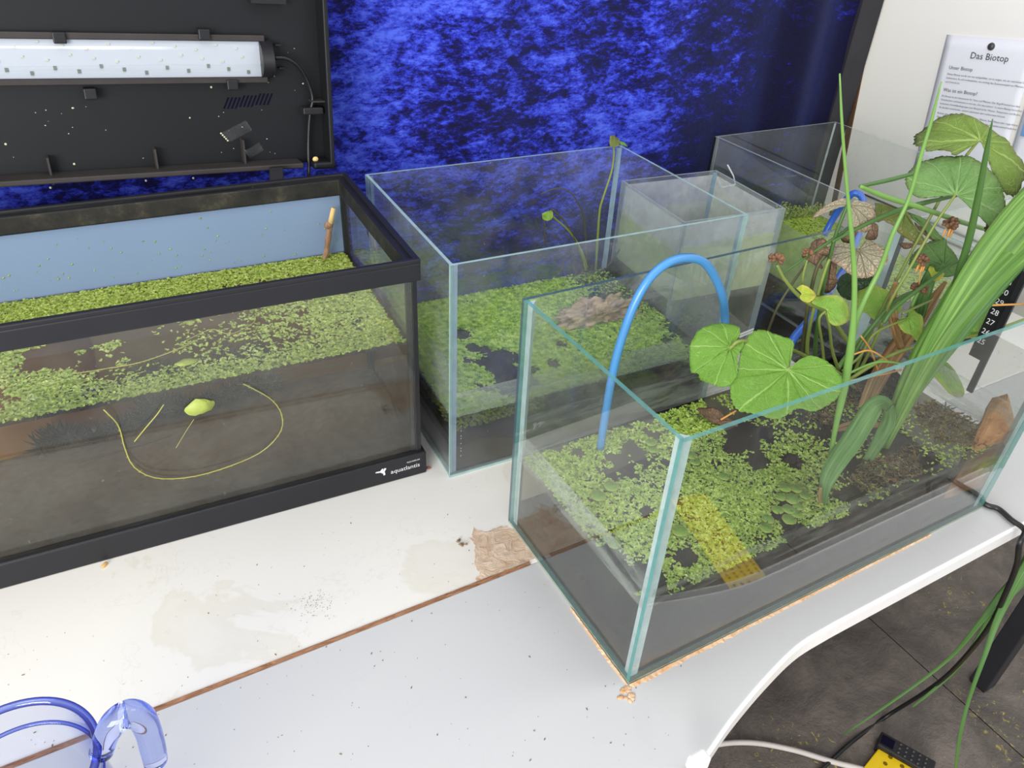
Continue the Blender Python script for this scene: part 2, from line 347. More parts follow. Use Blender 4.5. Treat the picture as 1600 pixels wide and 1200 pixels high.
# ------------------------------------------------------------------ mesh builder
class MB:
    def __init__(s): s.v = []; s.f = []; s.mi = []; s.vein = {}; s.rad = {}; s.sm = []
    def add(s, verts, faces, mi=0, smooth=False, vein=None, rad=None):
        b = len(s.v); s.v.extend([np.asarray(v, float) for v in verts])
        for k, f in enumerate(faces):
            s.f.append([i+b for i in f]); s.mi.append(mi if isinstance(mi, int) else mi[k]); s.sm.append(smooth)
        if vein is not None:
            for i, x in enumerate(vein): s.vein[b+i] = x
        if rad is not None:
            for i, x in enumerate(rad): s.rad[b+i] = x
        return s
    def hexa(s, c, mi=0):   # c: 8 corners, bottom ring then top ring
        return s.add(c, [(3, 2, 1, 0), (4, 5, 6, 7), (0, 1, 5, 4), (1, 2, 6, 5), (2, 3, 7, 6), (3, 0, 4, 7)], mi)
    def box(s, a, b, fr=None, mi=0):
        (x0, y0, z0), (x1, y1, z1) = a, b; fr = fr or (lambda p: p)
        return s.hexa([fr(np.array(p, float)) for p in ((x0, y0, z0), (x1, y0, z0), (x1, y1, z0), (x0, y1, z0), (x0, y0, z1), (x1, y0, z1), (x1, y1, z1), (x0, y1, z1))], mi)
    def pane(s, a, b, fr=None):      # mat 0 on the two big faces, 1 on the edges
        d = [abs(b[i]-a[i]) for i in range(3)]; ax = d.index(min(d))
        big = {0: (3, 5), 1: (2, 4), 2: (0, 1)}[ax]
        return s.box(a, b, fr, [0 if k in big else 1 for k in range(6)])
    def tube(s, pts, rad, n=8, caps=True, smooth=True, mi=0):
        P = [np.asarray(p, float) for p in pts]; k = len(P)
        R = [rad]*k if np.isscalar(rad) else list(rad)
        T = []
        for i in range(k):
            t = P[min(i+1, k-1)]-P[max(i-1, 0)]; T.append(t/(np.linalg.norm(t)+1e-12))
        ref = np.array([0, 0, 1.]) if abs(T[0][2]) < .9 else np.array([1., 0, 0])
        a = np.cross(T[0], ref); a /= np.linalg.norm(a); V = []
        for i in range(k):
            a = a - T[i]*(a @ T[i]); a /= np.linalg.norm(a)+1e-12; b = np.cross(T[i], a)
            for j in range(n):
                w = 2*math.pi*j/n; V.append(P[i]+R[i]*(math.cos(w)*a+math.sin(w)*b))
        F = [(i*n+j, i*n+(j+1) % n, (i+1)*n+(j+1) % n, (i+1)*n+j) for i in range(k-1) for j in range(n)]
        if caps: F += [tuple(range(n-1, -1, -1)), tuple((k-1)*n+j for j in range(n))]
        return s.add(V, F, mi, smooth)
    def lathe(s, c, prof, n=48, mi=0, smooth=True, axis=None):
        c = np.asarray(c, float); V = []
        for r, z in prof:
            for j in range(n):
                w = 2*math.pi*j/n; V.append(c+np.array([r*math.cos(w), r*math.sin(w), z]))
        k = len(prof)
        F = [(i*n+j, i*n+(j+1) % n, (i+1)*n+(j+1) % n, (i+1)*n+j) for i in range(k-1) for j in range(n)]
        return s.add(V, F, mi, smooth)
    def prism(s, poly, z0, z1, mi_top=0, mi_side=0, mi_bot=0):   # poly in xy, counter-clockwise
        n = len(poly); V = [(x, y, z0) for x, y in poly]+[(x, y, z1) for x, y in poly]
        F = [tuple(range(n-1, -1, -1)), tuple(range(n, 2*n))]+[(i, (i+1) % n, n+(i+1) % n, n+i) for i in range(n)]
        return s.add(V, F, [mi_bot, mi_top]+[mi_side]*n)
    def ell(s, c, r, n=8, m=5, mi=0, R=None):
        c = np.asarray(c, float); r = np.asarray(r, float)*np.ones(3); V = []; R = np.eye(3) if R is None else R
        V.append(c+R @ (r*[0, 0, -1]))
        for i in range(1, m):
            p = -math.pi/2+math.pi*i/m
            for j in range(n):
                w = 2*math.pi*j/n; V.append(c+R @ (r*[math.cos(p)*math.cos(w), math.cos(p)*math.sin(w), math.sin(p)]))
        V.append(c+R @ (r*[0, 0, 1])); L = len(V)-1
        F = [(0, 1+(j+1) % n, 1+j) for j in range(n)]
        F += [(1+i*n+j, 1+i*n+(j+1) % n, 1+(i+1)*n+(j+1) % n, 1+(i+1)*n+j) for i in range(m-2) for j in range(n)]
        F += [(1+(m-2)*n+j, 1+(m-2)*n+(j+1) % n, L) for j in range(n)]
        return s.add(V, F, mi, True)

def emp(name, p, label=None, cat=None, group=None):
    o = bpy.data.objects.new(name, None); COL.objects.link(o); o.location = WM(p); o.empty_display_size = .05
    return tag(o, label, cat, group)
def tag(o, label=None, cat=None, group=None, kind=None):
    if label: o['label'] = label
    if cat: o['category'] = cat
    if group: o['group'] = group
    if kind: o['kind'] = kind
    return o
def obj(name, mb, mats, parent=None, label=None, cat=None, group=None, kind=None, bevel=0, solid=0, smooth=None, subsurf=0):
    mats = mats if isinstance(mats, (list, tuple)) else [mats]
    V = np.array(mb.v)*U; V[:, 2] += TZ
    if parent is None: org = Vector(((V[:, 0].min()+V[:, 0].max())/2, (V[:, 1].min()+V[:, 1].max())/2, V[:, 2].min()))
    else:
        org = Vector((0, 0, 0)); q = parent
        while q is not None: org = org+q.location; q = q.parent
    me = bpy.data.meshes.new(name); me.from_pydata((V-np.array(org)).tolist(), [], mb.f)
    for mt in mats: me.materials.append(mt)
    me.polygons.foreach_set('material_index', mb.mi)
    me.polygons.foreach_set('use_smooth', mb.sm if smooth is None else [smooth]*len(mb.f))
    for nm, dct in (('vein', mb.vein), ('rad', mb.rad)):
        if dct:
            at_ = me.attributes.new(nm, 'FLOAT', 'POINT'); at_.data.foreach_set('value', [dct.get(i, 0.) for i in range(len(mb.v))])
    me.update()
    o = bpy.data.objects.new(name, me); COL.objects.link(o)
    if parent is None: o.location = org
    else: o.parent = parent
    if bevel:
        md = o.modifiers.new('bevel', 'BEVEL'); md.width = bevel*U; md.segments = 2; md.limit_method = 'ANGLE'; md.angle_limit = .7
    if solid:
        md = o.modifiers.new('solid', 'SOLIDIFY'); md.thickness = solid*U; md.offset = 0
    if subsurf:
        md = o.modifiers.new('sub', 'SUBSURF'); md.levels = md.render_levels = subsurf
    return tag(o, label, cat, group, kind)
def spline(pts, n=24):
    """Catmull-Rom through points (any dimension)"""
    P = [np.asarray(p, float) for p in pts]; P = [2*P[0]-P[1]]+P+[2*P[-1]-P[-2]]; out = []
    k = len(P)-3
    for j in range(n+1):
        s = min(j/n*k, k-1e-9); i = int(s); t = s-i; a, b, c, d = P[i:i+4]
        out.append(.5*((2*b)+(-a+c)*t+(2*a-5*b+4*c-d)*t*t+(-a+3*b-3*c+d)*t**3))
    return out
def ns(x, y, s=1., o=0.): return mnoise.noise(Vector((x*s+o, y*s-o, o*.37)))
def unit(v): v = np.asarray(v, float); return v/(np.linalg.norm(v)+1e-12)
def text(name, body, size, origin, right, up, mat, parent, off=.0008, align='LEFT', label=None, shear=0):
    """flat lettering: size in layout units, laid in the plane of right/up"""
    cu = bpy.data.curves.new(name, 'FONT'); cu.body = body; cu.size = size*U; cu.align_x = align; cu.resolution_u = 2; cu.shear = shear
    tmp = bpy.data.objects.new('tmp', cu); me = bpy.data.meshes.new_from_object(tmp); bpy.data.objects.remove(tmp); bpy.data.curves.remove(cu)
    r, u_ = Vector(unit(right)), Vector(unit(up)); nz = r.cross(u_)
    mt = Matrix((r, u_, nz)).transposed().to_4x4(); org = Vector((0, 0, 0)); q = parent
    while q is not None: org = org+q.location; q = q.parent
    mt.translation = WM(origin)+nz*off*U-org; me.transform(mt); me.name = name
    me.materials.clear(); me.materials.append(mat)
    o = bpy.data.objects.new(name, me); COL.objects.link(o); o.parent = parent
    if label: o['label'] = label
    return o

# ------------------------------------------------------------------ setting: floor of slate tiles, walls
fz = -2.0
mb = MB(); mb.box((-3.2, -3.4, fz-.2), (7.4, 4.6, fz-.012))
flo = obj('floor', mb, M['grout'], kind='structure')
xs = [2.83-1.5*k for k in range(5, -2, -1)]
xs = [-3.2, -.2, 2.83, 5.4, 7.4]; ys = [-3.4, -1.5, 1.75, 4.6]
for i in range(len(xs)-1):
    for j in range(len(ys)-1):
        mb = MB(); g = .005; dz = random.uniform(-.003, .003)
        mb.box((xs[i]+g, ys[j]+g, fz-.014), (xs[i+1]-g, ys[j+1]-g, fz+dz)); obj('tile', mb, M['floor'], flo, bevel=.004)
mb = MB(); mb.box((-3.2, 4.45, fz), (7.4, 4.6, 4.4)); obj('wall_back', mb, M['wall'], kind='structure')
mb = MB(); mb.box((7.25, -.6, fz), (7.4, 4.45, 4.4)); obj('wall_right', mb, M['wall'], kind='structure')

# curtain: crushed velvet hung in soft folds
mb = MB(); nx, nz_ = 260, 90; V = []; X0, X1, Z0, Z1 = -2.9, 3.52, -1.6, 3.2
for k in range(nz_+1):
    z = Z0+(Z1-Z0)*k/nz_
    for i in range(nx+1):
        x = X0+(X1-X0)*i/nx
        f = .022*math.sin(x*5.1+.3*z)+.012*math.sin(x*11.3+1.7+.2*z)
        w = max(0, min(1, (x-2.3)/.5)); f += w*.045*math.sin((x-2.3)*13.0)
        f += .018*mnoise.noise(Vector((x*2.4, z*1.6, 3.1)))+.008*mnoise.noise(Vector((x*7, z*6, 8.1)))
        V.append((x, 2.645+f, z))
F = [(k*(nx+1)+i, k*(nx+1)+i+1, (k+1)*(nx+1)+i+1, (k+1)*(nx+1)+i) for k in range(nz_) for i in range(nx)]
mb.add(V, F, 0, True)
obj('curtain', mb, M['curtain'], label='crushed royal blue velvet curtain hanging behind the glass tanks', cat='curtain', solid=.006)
mb = MB(); mb.box((3.5, 2.60, -2.), (3.70, 2.72, 3.6)); obj('post', mb, M['dark_post'], label='dark stained upright post between blue curtain and white board', cat='post', bevel=.006)

# white board on the right, turned a little in its own plane
BX = 3.72; TH = math.radians(6.5)
bR = np.array([0, -math.cos(TH), math.sin(TH)]); bU = np.array([0, math.sin(TH), math.cos(TH)]); bN = np.array([-1., 0, 0])
B0 = np.array([BX, 2.598, .75])                        # a point on the board's far edge
def bp(r, u, n=0.): return B0+bR*r+bU*u+bN*n
brd = emp('whiteboard', bp(1.6, -.70), 'large glossy white board with brown edge right of the blue curtain', 'whiteboard')
mb = MB(); mb.hexa([bp(r, u, n) for u in (-.70, 2.6) for r, n in ((0.02, -.06), (2.6, -.06), (2.6, 0), (.02, 0))]); obj('panel', mb, M['board'], brd)
mb = MB(); mb.hexa([bp(r, u, n) for u in (-.70, 2.6) for r, n in ((-.02, -.065), (.02, -.065), (.02, .012), (-.02, .012))]); obj('edge_strip', mb, M['brown_edge'], brd, label='brown worn wooden edge strip')
for dz in (.0, -.075):
    mb = MB(); a, b = np.array([BX-.012, 2.3, .30+dz]), np.array([BX-.012, -.4, .30+dz]); mb.tube([a, b], .007, 8); obj('rail', mb, M['metal_rail'], brd)
def sheet(name, r0, u1, w, h, label):
    e = emp(name, bp(r0+w/2, u1-h, .01), label, 'paper')
    mb = MB(); n = 12; V = []
    for i in range(n+1):
        for j in range(n+1):
            r, u = r0+w*i/n, u1-h*j/n
            V.append(bp(r, u, .008+.012*(j/n)**2*abs(i/n-.5)+.004*math.sin(3*i/n)))
    mb.add(V, [(i*(n+1)+j, i*(n+1)+j+1, (i+1)*(n+1)+j+1, (i+1)*(n+1)+j) for i in range(n) for j in range(n)], 0, True)
    obj('sheet', mb, M['paper'], e, solid=.0015); return e
q = at(1481, 54, x=BX) - B0; pr, pu = float(q @ bR), float(q @ bU)
pw, ph = .56, .792
pap = sheet('paper_sheet', pr, pu, pw, ph, 'white printed sheet headed Das Biotop pinned to the white board')
def ptext(s, size, dr, du, align='LEFT', nm='text_line'): text(nm, s, size, bp(pr+dr, pu-du, .021), bR, bU, M['ink'], pap, align=align)
ptext('Das Biotop', .052, .31, .118, 'CENTER', 'heading')
ptext('Unser Biotop', .0285, .075, .188, nm='subheading')
ln = ['Dieses Biotop wurde von uns nachgebildet, um zu zeigen, wie ein natürlicher Lebensraum', 'funktioniert. Es soll verdeutlichen, wie wichtig das Zusammenspiel von Pflanzen, Tieren', 'und Umwelt ist.']
for k, s in enumerate(ln): ptext(s, .0150, .075, .222+.0225*k)
ptext('Was ist ein Biotop?', .0285, .075, .318, nm='subheading')
ln = ['Ein Biotop ist ein Lebensraum für Tiere und Pflanzen. Der Begriff kommt aus dem', 'Griechischen und bedeutet so viel wie „Ort des Lebens“. In einem Biotop herrschen', 'bestimmte Umweltbedingungen zum Beispiel Licht, Wasser, Temperatur und Boden,', 'die darüber entscheiden, welche Lebewesen dort vorkommen können.', '', 'Biotope gibt es überall in der Natur: Wälder, Wiesen, Seen, Flüsse oder sogar kleine', 'Gärten können Biotope sein. Jedes Biotop ist einzigartig und bietet unterschiedlichen', 'Arten ein Zuhause.']
for k, s in enumerate(ln):
    if s: ptext(s, .0150, .075, .350+.0225*k-(.010 if k > 4 else 0))
ptext('Warum ist das wichtig?', .0285, .075, .585, nm='subheading')
for k, s in enumerate(['In einem Biotop leben viele Arten zusammen. Dazu', 'gehören Pflanzen, Tiere und Pilze.']): ptext(s, .0150, .225, .53+.045*k)
mb = MB(); c = bp(pr+.30, pu-.045, .014)
R = np.array([bR, bU, bN]).T
mb.ell(c, (.022, .022, .016), 16, 8, R=R); obj('magnet', mb, M['magnet'], label='round dark grey magnet holding the Das Biotop sheet', cat='magnet')
pap2 = sheet('paper_sheet', pr+pw+.03, pu-.03, pw, ph, 'second white sheet with blue picture at the right picture edge')
mb = MB(); mb.hexa([bp(pr+pw+.06+r, pu-.5+u, n) for u in (0, .26) for r, n in ((0, .02), (.44, .02), (.44, .023), (0, .023))]); obj('picture', mb, M['blue_print'], pap2, label='blue printed picture')

# ------------------------------------------------------------------ tables
tb = emp('table', (.4, 1.6, fz), 'cream white laminate table carrying the rear tanks', 'table')
T_ = .07
mb = MB(); mb.box((-3.0, .592, -T_), (3.68, 2.55, 0)); obj('tabletop', mb, M['table'], tb, bevel=.003)
for x in (-2.9, 3.5):
    for y in (.75, 2.4):
        mb = MB(); mb.box((x-.05, y-.05, fz), (x+.05, y+.05, -T_)); obj('leg', mb, M['leg_black'], tb, bevel=.006)
mb = MB(); mb.box((-3.0, .578, -T_+.002), (-.03, .592, .0035)); obj('edge_strip', mb, M['seam'], tb, label='brown bare edge strip along the joint')
mb = MB(); mb.box((-.03, .579, -T_+.002), (3.6, .5915, -.0006)); obj('filler_strip', mb, M['edge_white'], tb)
# peeled patch of laminate beside the front tank
pts = [(740, 826), (758, 830), (772, 826), (790, 822), (800, 826), (815, 845), (838, 872), (845, 884), (800, 892), (775, 902), (746, 914), (747, 898), (742, 880), (743, 856), (736, 842)]
poly = [at(u, v, z=0)[:2] for u, v in pts]; poly = [(min(p[0], .32), max(p[1], .595)) for p in poly]
poly = poly[:5]+[(.05, .74), (.22, .72), (.34, .66), (.36, .597)]+[p for p in poly[8:]]
ang = lambda p: math.atan2(p[1]-.68, p[0]+.0)
cx, cy = np.mean([p[0] for p in poly]), np.mean([p[1] for p in poly]); poly = sorted(poly, key=lambda p: math.atan2(p[1]-cy, p[0]-cx))
jag = []
for i, p in enumerate(poly):
    q2 = poly[(i+1) % len(poly)]
    for k in range(5):
        t_ = k/5; jag.append((p[0]*(1-t_)+q2[0]*t_+random.uniform(-.006, .006), max(.594, p[1]*(1-t_)+q2[1]*t_+random.uniform(-.006, .006))))
mb = MB(); mb.prism(jag, -.001, .0012); obj('peeled_patch', mb, M['chip'], tb, label='beige bare patch where the laminate has peeled')

tf = emp('table', (.4, 0, fz), 'grey white laminate table with curved front edge under the front tank', 'table')
fe = [(3.66, -.131), (.80, -.131), (.62, -.139), (.434, -.178), (.243, -.232), (.116, -.277), (.02, -.315), (-.10, -.38), (-.22, -.47), (-.34, -.60), (-.43, -.76), (-.50, -1.0), (-.52, -1.4)]
fe = [tuple(p) for p in [fe[0]]+spline(fe[1:], 60)]
poly = fe+[(-3.0, -1.4), (-3.0, .578), (3.66, .578)]
poly = [p for p in reversed(poly)]
if sum((poly[i-1][0]*poly[i][1]-poly[i][0]*poly[i-1][1]) for i in range(len(poly))) < 0: poly = poly[::-1]
mb = MB(); mb.prism(poly, -T_, 0, 0, 1, 1); obj('tabletop', mb, [M['table_front'], M['edge_white']], tf, bevel=.004)
mb = MB()
for z0, w_, mtl in ((-T_, .004, 0),):
    A = [np.array([x, y, -.012]) for x, y in fe]
    N_ = []
    for i in range(len(A)):
        t_ = A[min(i+1, len(A)-1)]-A[max(i-1, 0)]; N_.append(unit(np.array([-t_[1], t_[0], 0])))
    V = []
    for a_, n_ in zip(A, N_):
        for dn, zz in ((-.001, -.008), (.010, -.009), (.010, -T_-.004), (-.001, -T_-.005)): V.append(np.array([a_[0]+n_[0]*dn, a_[1]+n_[1]*dn, zz]))
    F = [(i*4+j, i*4+(j+1) % 4, (i+1)*4+(j+1) % 4, (i+1)*4+j) for i in range(len(A)-1) for j in range(4)]
    mb.add(V, F)
ebo = obj('edge_band', mb, M['edge_white'], tf, label='white rounded edge band')
mb = MB(); mb.box((.95, -.06, -.20), (3.6, -.02, -T_-.003)); obj('frame_rail', mb, M['frame_metal'], tf, label='dark grey steel rail under the tabletop')
for x, y in ((3.06, -.05), (-2.8, -1.2), (-2.8, .4)):
    mb = MB(); mb.box((x-.055, y-.055, fz+.01), (x+.055, y+.055, -T_-.003)); lg = obj('leg', mb, M['leg_black'], tf, bevel=.006)
    mb = MB(); mb.box((x-.05, y-.05, fz), (x+.05, y+.05, fz+.012)); obj('foot_cap', mb, M['pot'], lg)
q0, q1 = at(1203, 1052, z=-.12), at(1256, 1018, z=-.12); qd = np.array([.0, .07, 0])
mb = MB(); mb.hexa([q0, q1, q1+qd, q0+qd]+[np.array([p[0], p[1], -T_-.002]) for p in (q0, q1, q1+qd, q0+qd)]); obj('bracket', mb, plain('cream_wood', S(206, 186, 120), .6, .3), tf, label='cream yellow block under the curved edge')
# swollen chipboard along the front tank's foot
mb = MB()
for side in range(2):
    L_ = 1.5 if side == 0 else .34; n = 150 if side == 0 else 40
    for i in range(n):
        s0, s1 = L_*i/n, L_*(i+1)/n
        amp = (.030*(1-.55*s0/L_) if side == 0 else .018*(1-.6*s0/L_))*(.35+.9*abs(ns(s0, 3.+side, 4.)))
        a0 = amp*(.35+.65*abs(mnoise.noise(Vector((s0*55, side*7., 0)))*1.6)); a1 = amp*(.35+.65*abs(mnoise.noise(Vector((s1*55, side*7., 0)))*1.6))
        h = .004+.004*random.random()
        if side == 0: V = [(s0, -.004, 0), (s0, -.006-a0, 0), (s1, -.006-a1, 0), (s1, -.004, 0), (s0, -.004, h), (s0, -.006-a0*.9, .001), (s1, -.006-a1*.9, .001), (s1, -.004, h)]
        else: V = [(-.004, s0, 0), (-.004, s1, 0), (-.006-a1, s1, 0), (-.006-a0, s0, 0), (-.004, s0, h), (-.004, s1, h), (-.006-a1*.9, s1, .001), (-.006-a0*.9, s0, .001)]
        mb.hexa([np.array(p) for p in V])
for k in range(26):
    w = random.uniform(math.pi, 1.5*math.pi); r = random.uniform(.0, .05); mb.ell((-.006+r*math.cos(w), -.006+r*math.sin(w), .001), (random.uniform(.004, .014), random.uniform(.004, .012), .003), 6, 4)
obj('swollen_chipboard', mb, M['swollen'], tf, kind='stuff', label='crumbly orange swollen chipboard along the tank foot')

# crumbs and specks on the tables
mb = MB()
def tabz(x, y): return y > .6
for k in range(260):
    u, v = random.uniform(0, 1120), random.uniform(700, 1200); p = at(u, v, z=0)
    if p[0] > -.03 and -.02 < p[1] < .83: continue
    if p[1] > 1.1 or p[0] > .3 or p[0] < -2.3: continue
    r = random.choice([.0009, .0011, .0013, .0022]); mb.ell((p[0], p[1], r*.4), (r*random.uniform(1, 2.6), r, r*.5), 5, 4, R=np.array(Matrix.Rotation(random.uniform(0, 6), 3, 'Z')))
for k in range(130):
    p = at(random.gauss(492, 16), random.gauss(945, 10), z=0); r = random.uniform(.0007, .0015); mb.ell((p[0], p[1], r*.4), (r*1.5, r, r*.5), 5, 4)
obj('crumbs', mb, M['crumb'], label='scattered dark crumbs and specks on the white tables', cat='crumbs', kind='stuff')
p = at(164, 884, z=0); mb = MB(); mb.ell((p[0], p[1], .006), (.015, .007, .006), 10, 6, R=np.array(Matrix.Rotation(.9, 3, 'Z'))); obj('seed', mb, M['seedhusk'], label='single pale brown seed on the table before the black tank', cat='seed')
p = at(722, 848, z=0); mb = MB()
for k in range(9): mb.ell((p[0]+random.uniform(-.012, .012), p[1]+random.uniform(-.02, .02), .004), (random.uniform(.004, .012), .004, .004), 6, 4, R=np.array(Matrix.Rotation(random.uniform(0, 3), 3, 'Z')))
obj('debris_clump', mb, M['crumb'], label='small dark dirt clump left of the peeled table patch', cat='dirt')
p = at(661, 733, z=0); mb = MB()
for k in range(4): mb.ell((p[0]+.008+k*.006, p[1]-.006+random.uniform(-.006, .006), .005), (.007, .006, .005), 6, 4)
obj('debris_clump', mb, plain('reddish_grit', S(150, 96, 78), .8, .1), label='reddish grit at the front right foot of the black tank', cat='dirt')

# ------------------------------------------------------------------ tanks
def frame(o, yaw):
    c, s = math.cos(yaw), math.sin(yaw); o = np.array(o, float)
    return lambda p: o+np.array([c*p[0]-s*p[1], s*p[0]+c*p[1], p[2]])
def glass_tank(name, label, fr, L, W, H, t, gm, em, sm=None, silw=.022, group=None):
    e = emp(name, fr(np.array([L/2, W/2, 0])), label, 'aquarium', group)
    mats = [gm, em]
    b = .012
    for a, c in (((0, 0, b), (L, t, H)), ((0, W-t, b), (L, W, H)), ((0, t, b), (t, W-t, H)), ((L-t, t, b), (L, W-t, H)), ((0, 0, 0), (L, W, b))):
        mb = MB(); mb.pane(a, c, fr); obj('glass_pane', mb, mats, e)
    if sm:
        for x, y, sx, sy in ((t, t, 1, 1), (L-t, t, -1, 1), (t, W-t, 1, -1), (L-t, W-t, -1, -1)):
            mb = MB(); w = silw
            P = [(x+sx*.0008, y+sy*.0008), (x+sx*w, y+sy*.0008), (x+sx*.0008, y+sy*w)]
            V = [fr(np.array([a, b_, z])) for z in (b, H-.006) for a, b_ in P]
            mb.add(V, [(0, 1, 2), (3, 5, 4), (0, 1, 4, 3), (1, 2, 5, 4), (2, 0, 3, 5)]); obj('silicone_seam', mb, sm, e)
    return e
def water(name, fr, x0, y0, x1, y1, z0, z1, ms, mt, label, mf=None):
    mb = MB(); n = 40; V = []; k = n+1
    mb.box((x0, y0, z0), (x1, y1, z1), fr, [0, 1, 2, 0, 0, 0])
    return obj(name, mb, [ms, mt, mf or ms], label=label, cat='water', kind='stuff')
def bed(name, fr, x0, y0, x1, y1, z0, zf, mat, label, nx=40, ny=24):
    """substrate with an uneven top: zf(x, y) in tank coordinates"""
    mb = MB(); V = []
    for j in range(ny+1):
        for i in range(nx+1):
            x, y = x0+(x1-x0)*i/nx, y0+(y1-y0)*j/ny; V.append(fr(np.array([x, y, zf(x, y)])))
    w = nx+1; F = [(j*w+i, j*w+i+1, (j+1)*w+i+1, (j+1)*w+i) for j in range(ny) for i in range(nx)]
    n0 = len(V); ring = [i for i in range(nx+1)]+[j*w+nx for j in range(1, ny+1)]+[ny*w+i for i in range(nx-1, -1, -1)]+[j*w for j in range(ny-1, 0, -1)]
    for r in ring:
        j, i = divmod(r, w); x, y = x0+(x1-x0)*i/nx, y0+(y1-y0)*j/ny; V.append(fr(np.array([x, y, z0])))
    m_ = len(ring)
    for k in range(m_): F.append((ring[(k+1) % m_], ring[k], n0+k, n0+(k+1) % m_))
    F.append(tuple(n0+k for k in range(m_-1, -1, -1)))
    mb.add(V, F, 0, False); return obj(name, mb, mat, label=label, cat='substrate', kind='stuff')
def fronds(name, pts, r, mat, label, z, cat='duckweed', tilt=.25, zr=.004, lobes=(2, 3)):
    """tiny floating plants of two or three round lobes; pts are layout xy"""
    V, F = [], []; n = 6
    for (x, y) in pts:
        k = random.randint(*lobes); a0 = random.uniform(0, 6.28); zz = z+random.uniform(.001, .001+zr)
        for q_ in range(k):
            a = a0+q_*2.2+random.uniform(-.3, .3); rr = r*random.uniform(.6, 1.15); c = (x+math.cos(a)*rr*.9, y+math.sin(a)*rr*.9)
            tx, ty = random.gauss(0, tilt), random.gauss(0, tilt); b = len(V); e_ = random.uniform(.6, .9)
            for j in range(n):
                w = 6.2832*j/n; dx, dy = rr*math.cos(w), rr*e_*math.sin(w); dx, dy = dx*math.cos(a)-dy*math.sin(a), dx*math.sin(a)+dy*math.cos(a)
                V.append((c[0]+dx, c[1]+dy, max(z+.0006, zz+tx*dx+ty*dy)))
            F.append(tuple(range(b, b+n)))
    mb = MB(); mb.v = [np.array(v) for v in V]; mb.f = [list(f) for f in F]; mb.mi = [0]*len(F); mb.sm = [False]*len(F)
    return obj(name, mb, mat, label=label, cat=cat, kind='stuff')
def scatter(n, x0, x1, y0, y1, dens):
    out = []
    while n > 0:
        x, y = random.uniform(x0, x1), random.uniform(y0, y1); n -= 1
        if random.random() < dens(x, y): out.append((x, y))
    return out
def sst(a, b, x): t_ = max(0., min(1., (x-a)/(b-a))); return t_*t_*(3-2*t_)

# ---- black-framed tank on the left
KY = -.0479; KW, KH, KL = .934, .99, 2.133
kfr0 = frame((-.1793, 1.2276, 0), KY); kfr = lambda p: kfr0(np.array([p[0]-KL, p[1], p[2]]))
kt = emp('aquarium', kfr(np.array([KL/2, KW/2, 0])), 'long aquarium with black plastic frame and pale blue back wall', 'aquarium')
i0 = .012; tg = .014
for a, c in (((i0, i0, .03), (KL-i0, i0+tg, KH-.01)), ((i0, KW-i0-tg, .03), (KL-i0, KW-i0, KH-.01)), ((i0, i0+tg, .03), (i0+tg, KW-i0-tg, KH-.01)), ((KL-i0-tg, i0+tg, .03), (KL-i0, KW-i0-tg, KH-.01)), ((i0, i0, .02), (KL-i0, KW-i0, .04))):
    mb = MB(); mb.pane(a, c, kfr); obj('glass_pane', mb, [M['glass_k'], M['sil_black']], kt)
mb = MB(); mb.box((i0+tg+.002, KW-i0-tg-.006, .045), (KL-i0-tg-.002, KW-i0-tg-.0015, .9), kfr); obj('back_panel', mb, M['blue_panel'], kt, label='pale blue back panel')
mb = MB(); mb.box((i0+tg+.003, KW-i0-tg-.0068, .05), (KL-i0-tg-.003, KW-i0-tg-.0062, .625), kfr); obj('algae_stain', mb, plain('tan_algae_stain', S(238, 196, 108), .6, .2, var=.2, scale=9), kt, label='tan algae stain on the back panel below water')
def ring_frame(z0, z1, out, inn, zi=None, mats=(0, 0)):
    mb = MB(); zi = z0 if zi is None else zi
    R1 = [(-out, -out), (KL+out, -out), (KL+out, KW+out), (-out, KW+out)]; R2 = [(inn, inn), (KL-inn, inn), (KL-inn, KW-inn), (inn, KW-inn)]
    V = [kfr(np.array([x, y, z])) for R_, z in ((R1, z0), (R1, z1), (R2, z1), (R2, zi)) for x, y in R_]
    F = []; mi = []
    for k in range(4):
        l = (k+1) % 4
        for a, b, m_ in ((0, 1, mats[0]), (1, 2, mats[0]), (2, 3, mats[1]), (3, 0, mats[0])):
            F.append((a*4+k, a*4+l, b*4+l, b*4+k)); mi.append(m_)
    mb.add(V, F, mi); return mb
rim = obj('rim', ring_frame(.905, KH-.014, .004, .045, .905, (0, 1)), [M['black'], M['black_dirty']], kt, bevel=.006, label='black rim with moss stained inner face')
obj('rim_lip', ring_frame(KH-.016, KH, .004, .018), M['black'], rim, bevel=.004)
obj('base_frame', ring_frame(0, .112, .008, .026), M['black'], kt, bevel=.006)
for x, y in ((KL-i0-tg-.018, i0+tg+.001), (i0+tg+.001, i0+tg+.001), (KL-i0-tg-.018, KW-i0-tg-.024), (i0+tg+.001, KW-i0-tg-.024)):
    mb = MB(); mb.box((x, y, .05), (x+.017, y+.017, .91), kfr); obj('silicone_seam', mb, M['sil_black'], kt)
mb = MB(); mb.box((KL-i0-.012, i0-.003, .1), (KL-i0+.003, i0+.018, .91), kfr); obj('corner_post', mb, M['sil_black'], kt)
kx = unit(kfr(np.array([1, 0, 0]))-kfr(np.array([0, 0, 0])))
text('lettering', 'aquatlantis', .030, kfr(np.array([KL-.022, -.008, .046])), kx, (0, 0, 1), M['white_print'], kt, .001, 'RIGHT', 'white brand lettering')
text('lettering', 'AQUARIUM', .011, kfr(np.array([KL-.022, -.008, .080])), kx, (0, 0, 1), M['white_print'], kt, .001, 'RIGHT', 'white brand lettering')
mb = MB(); o_ = np.array([KL-.215, -.0092, .060])
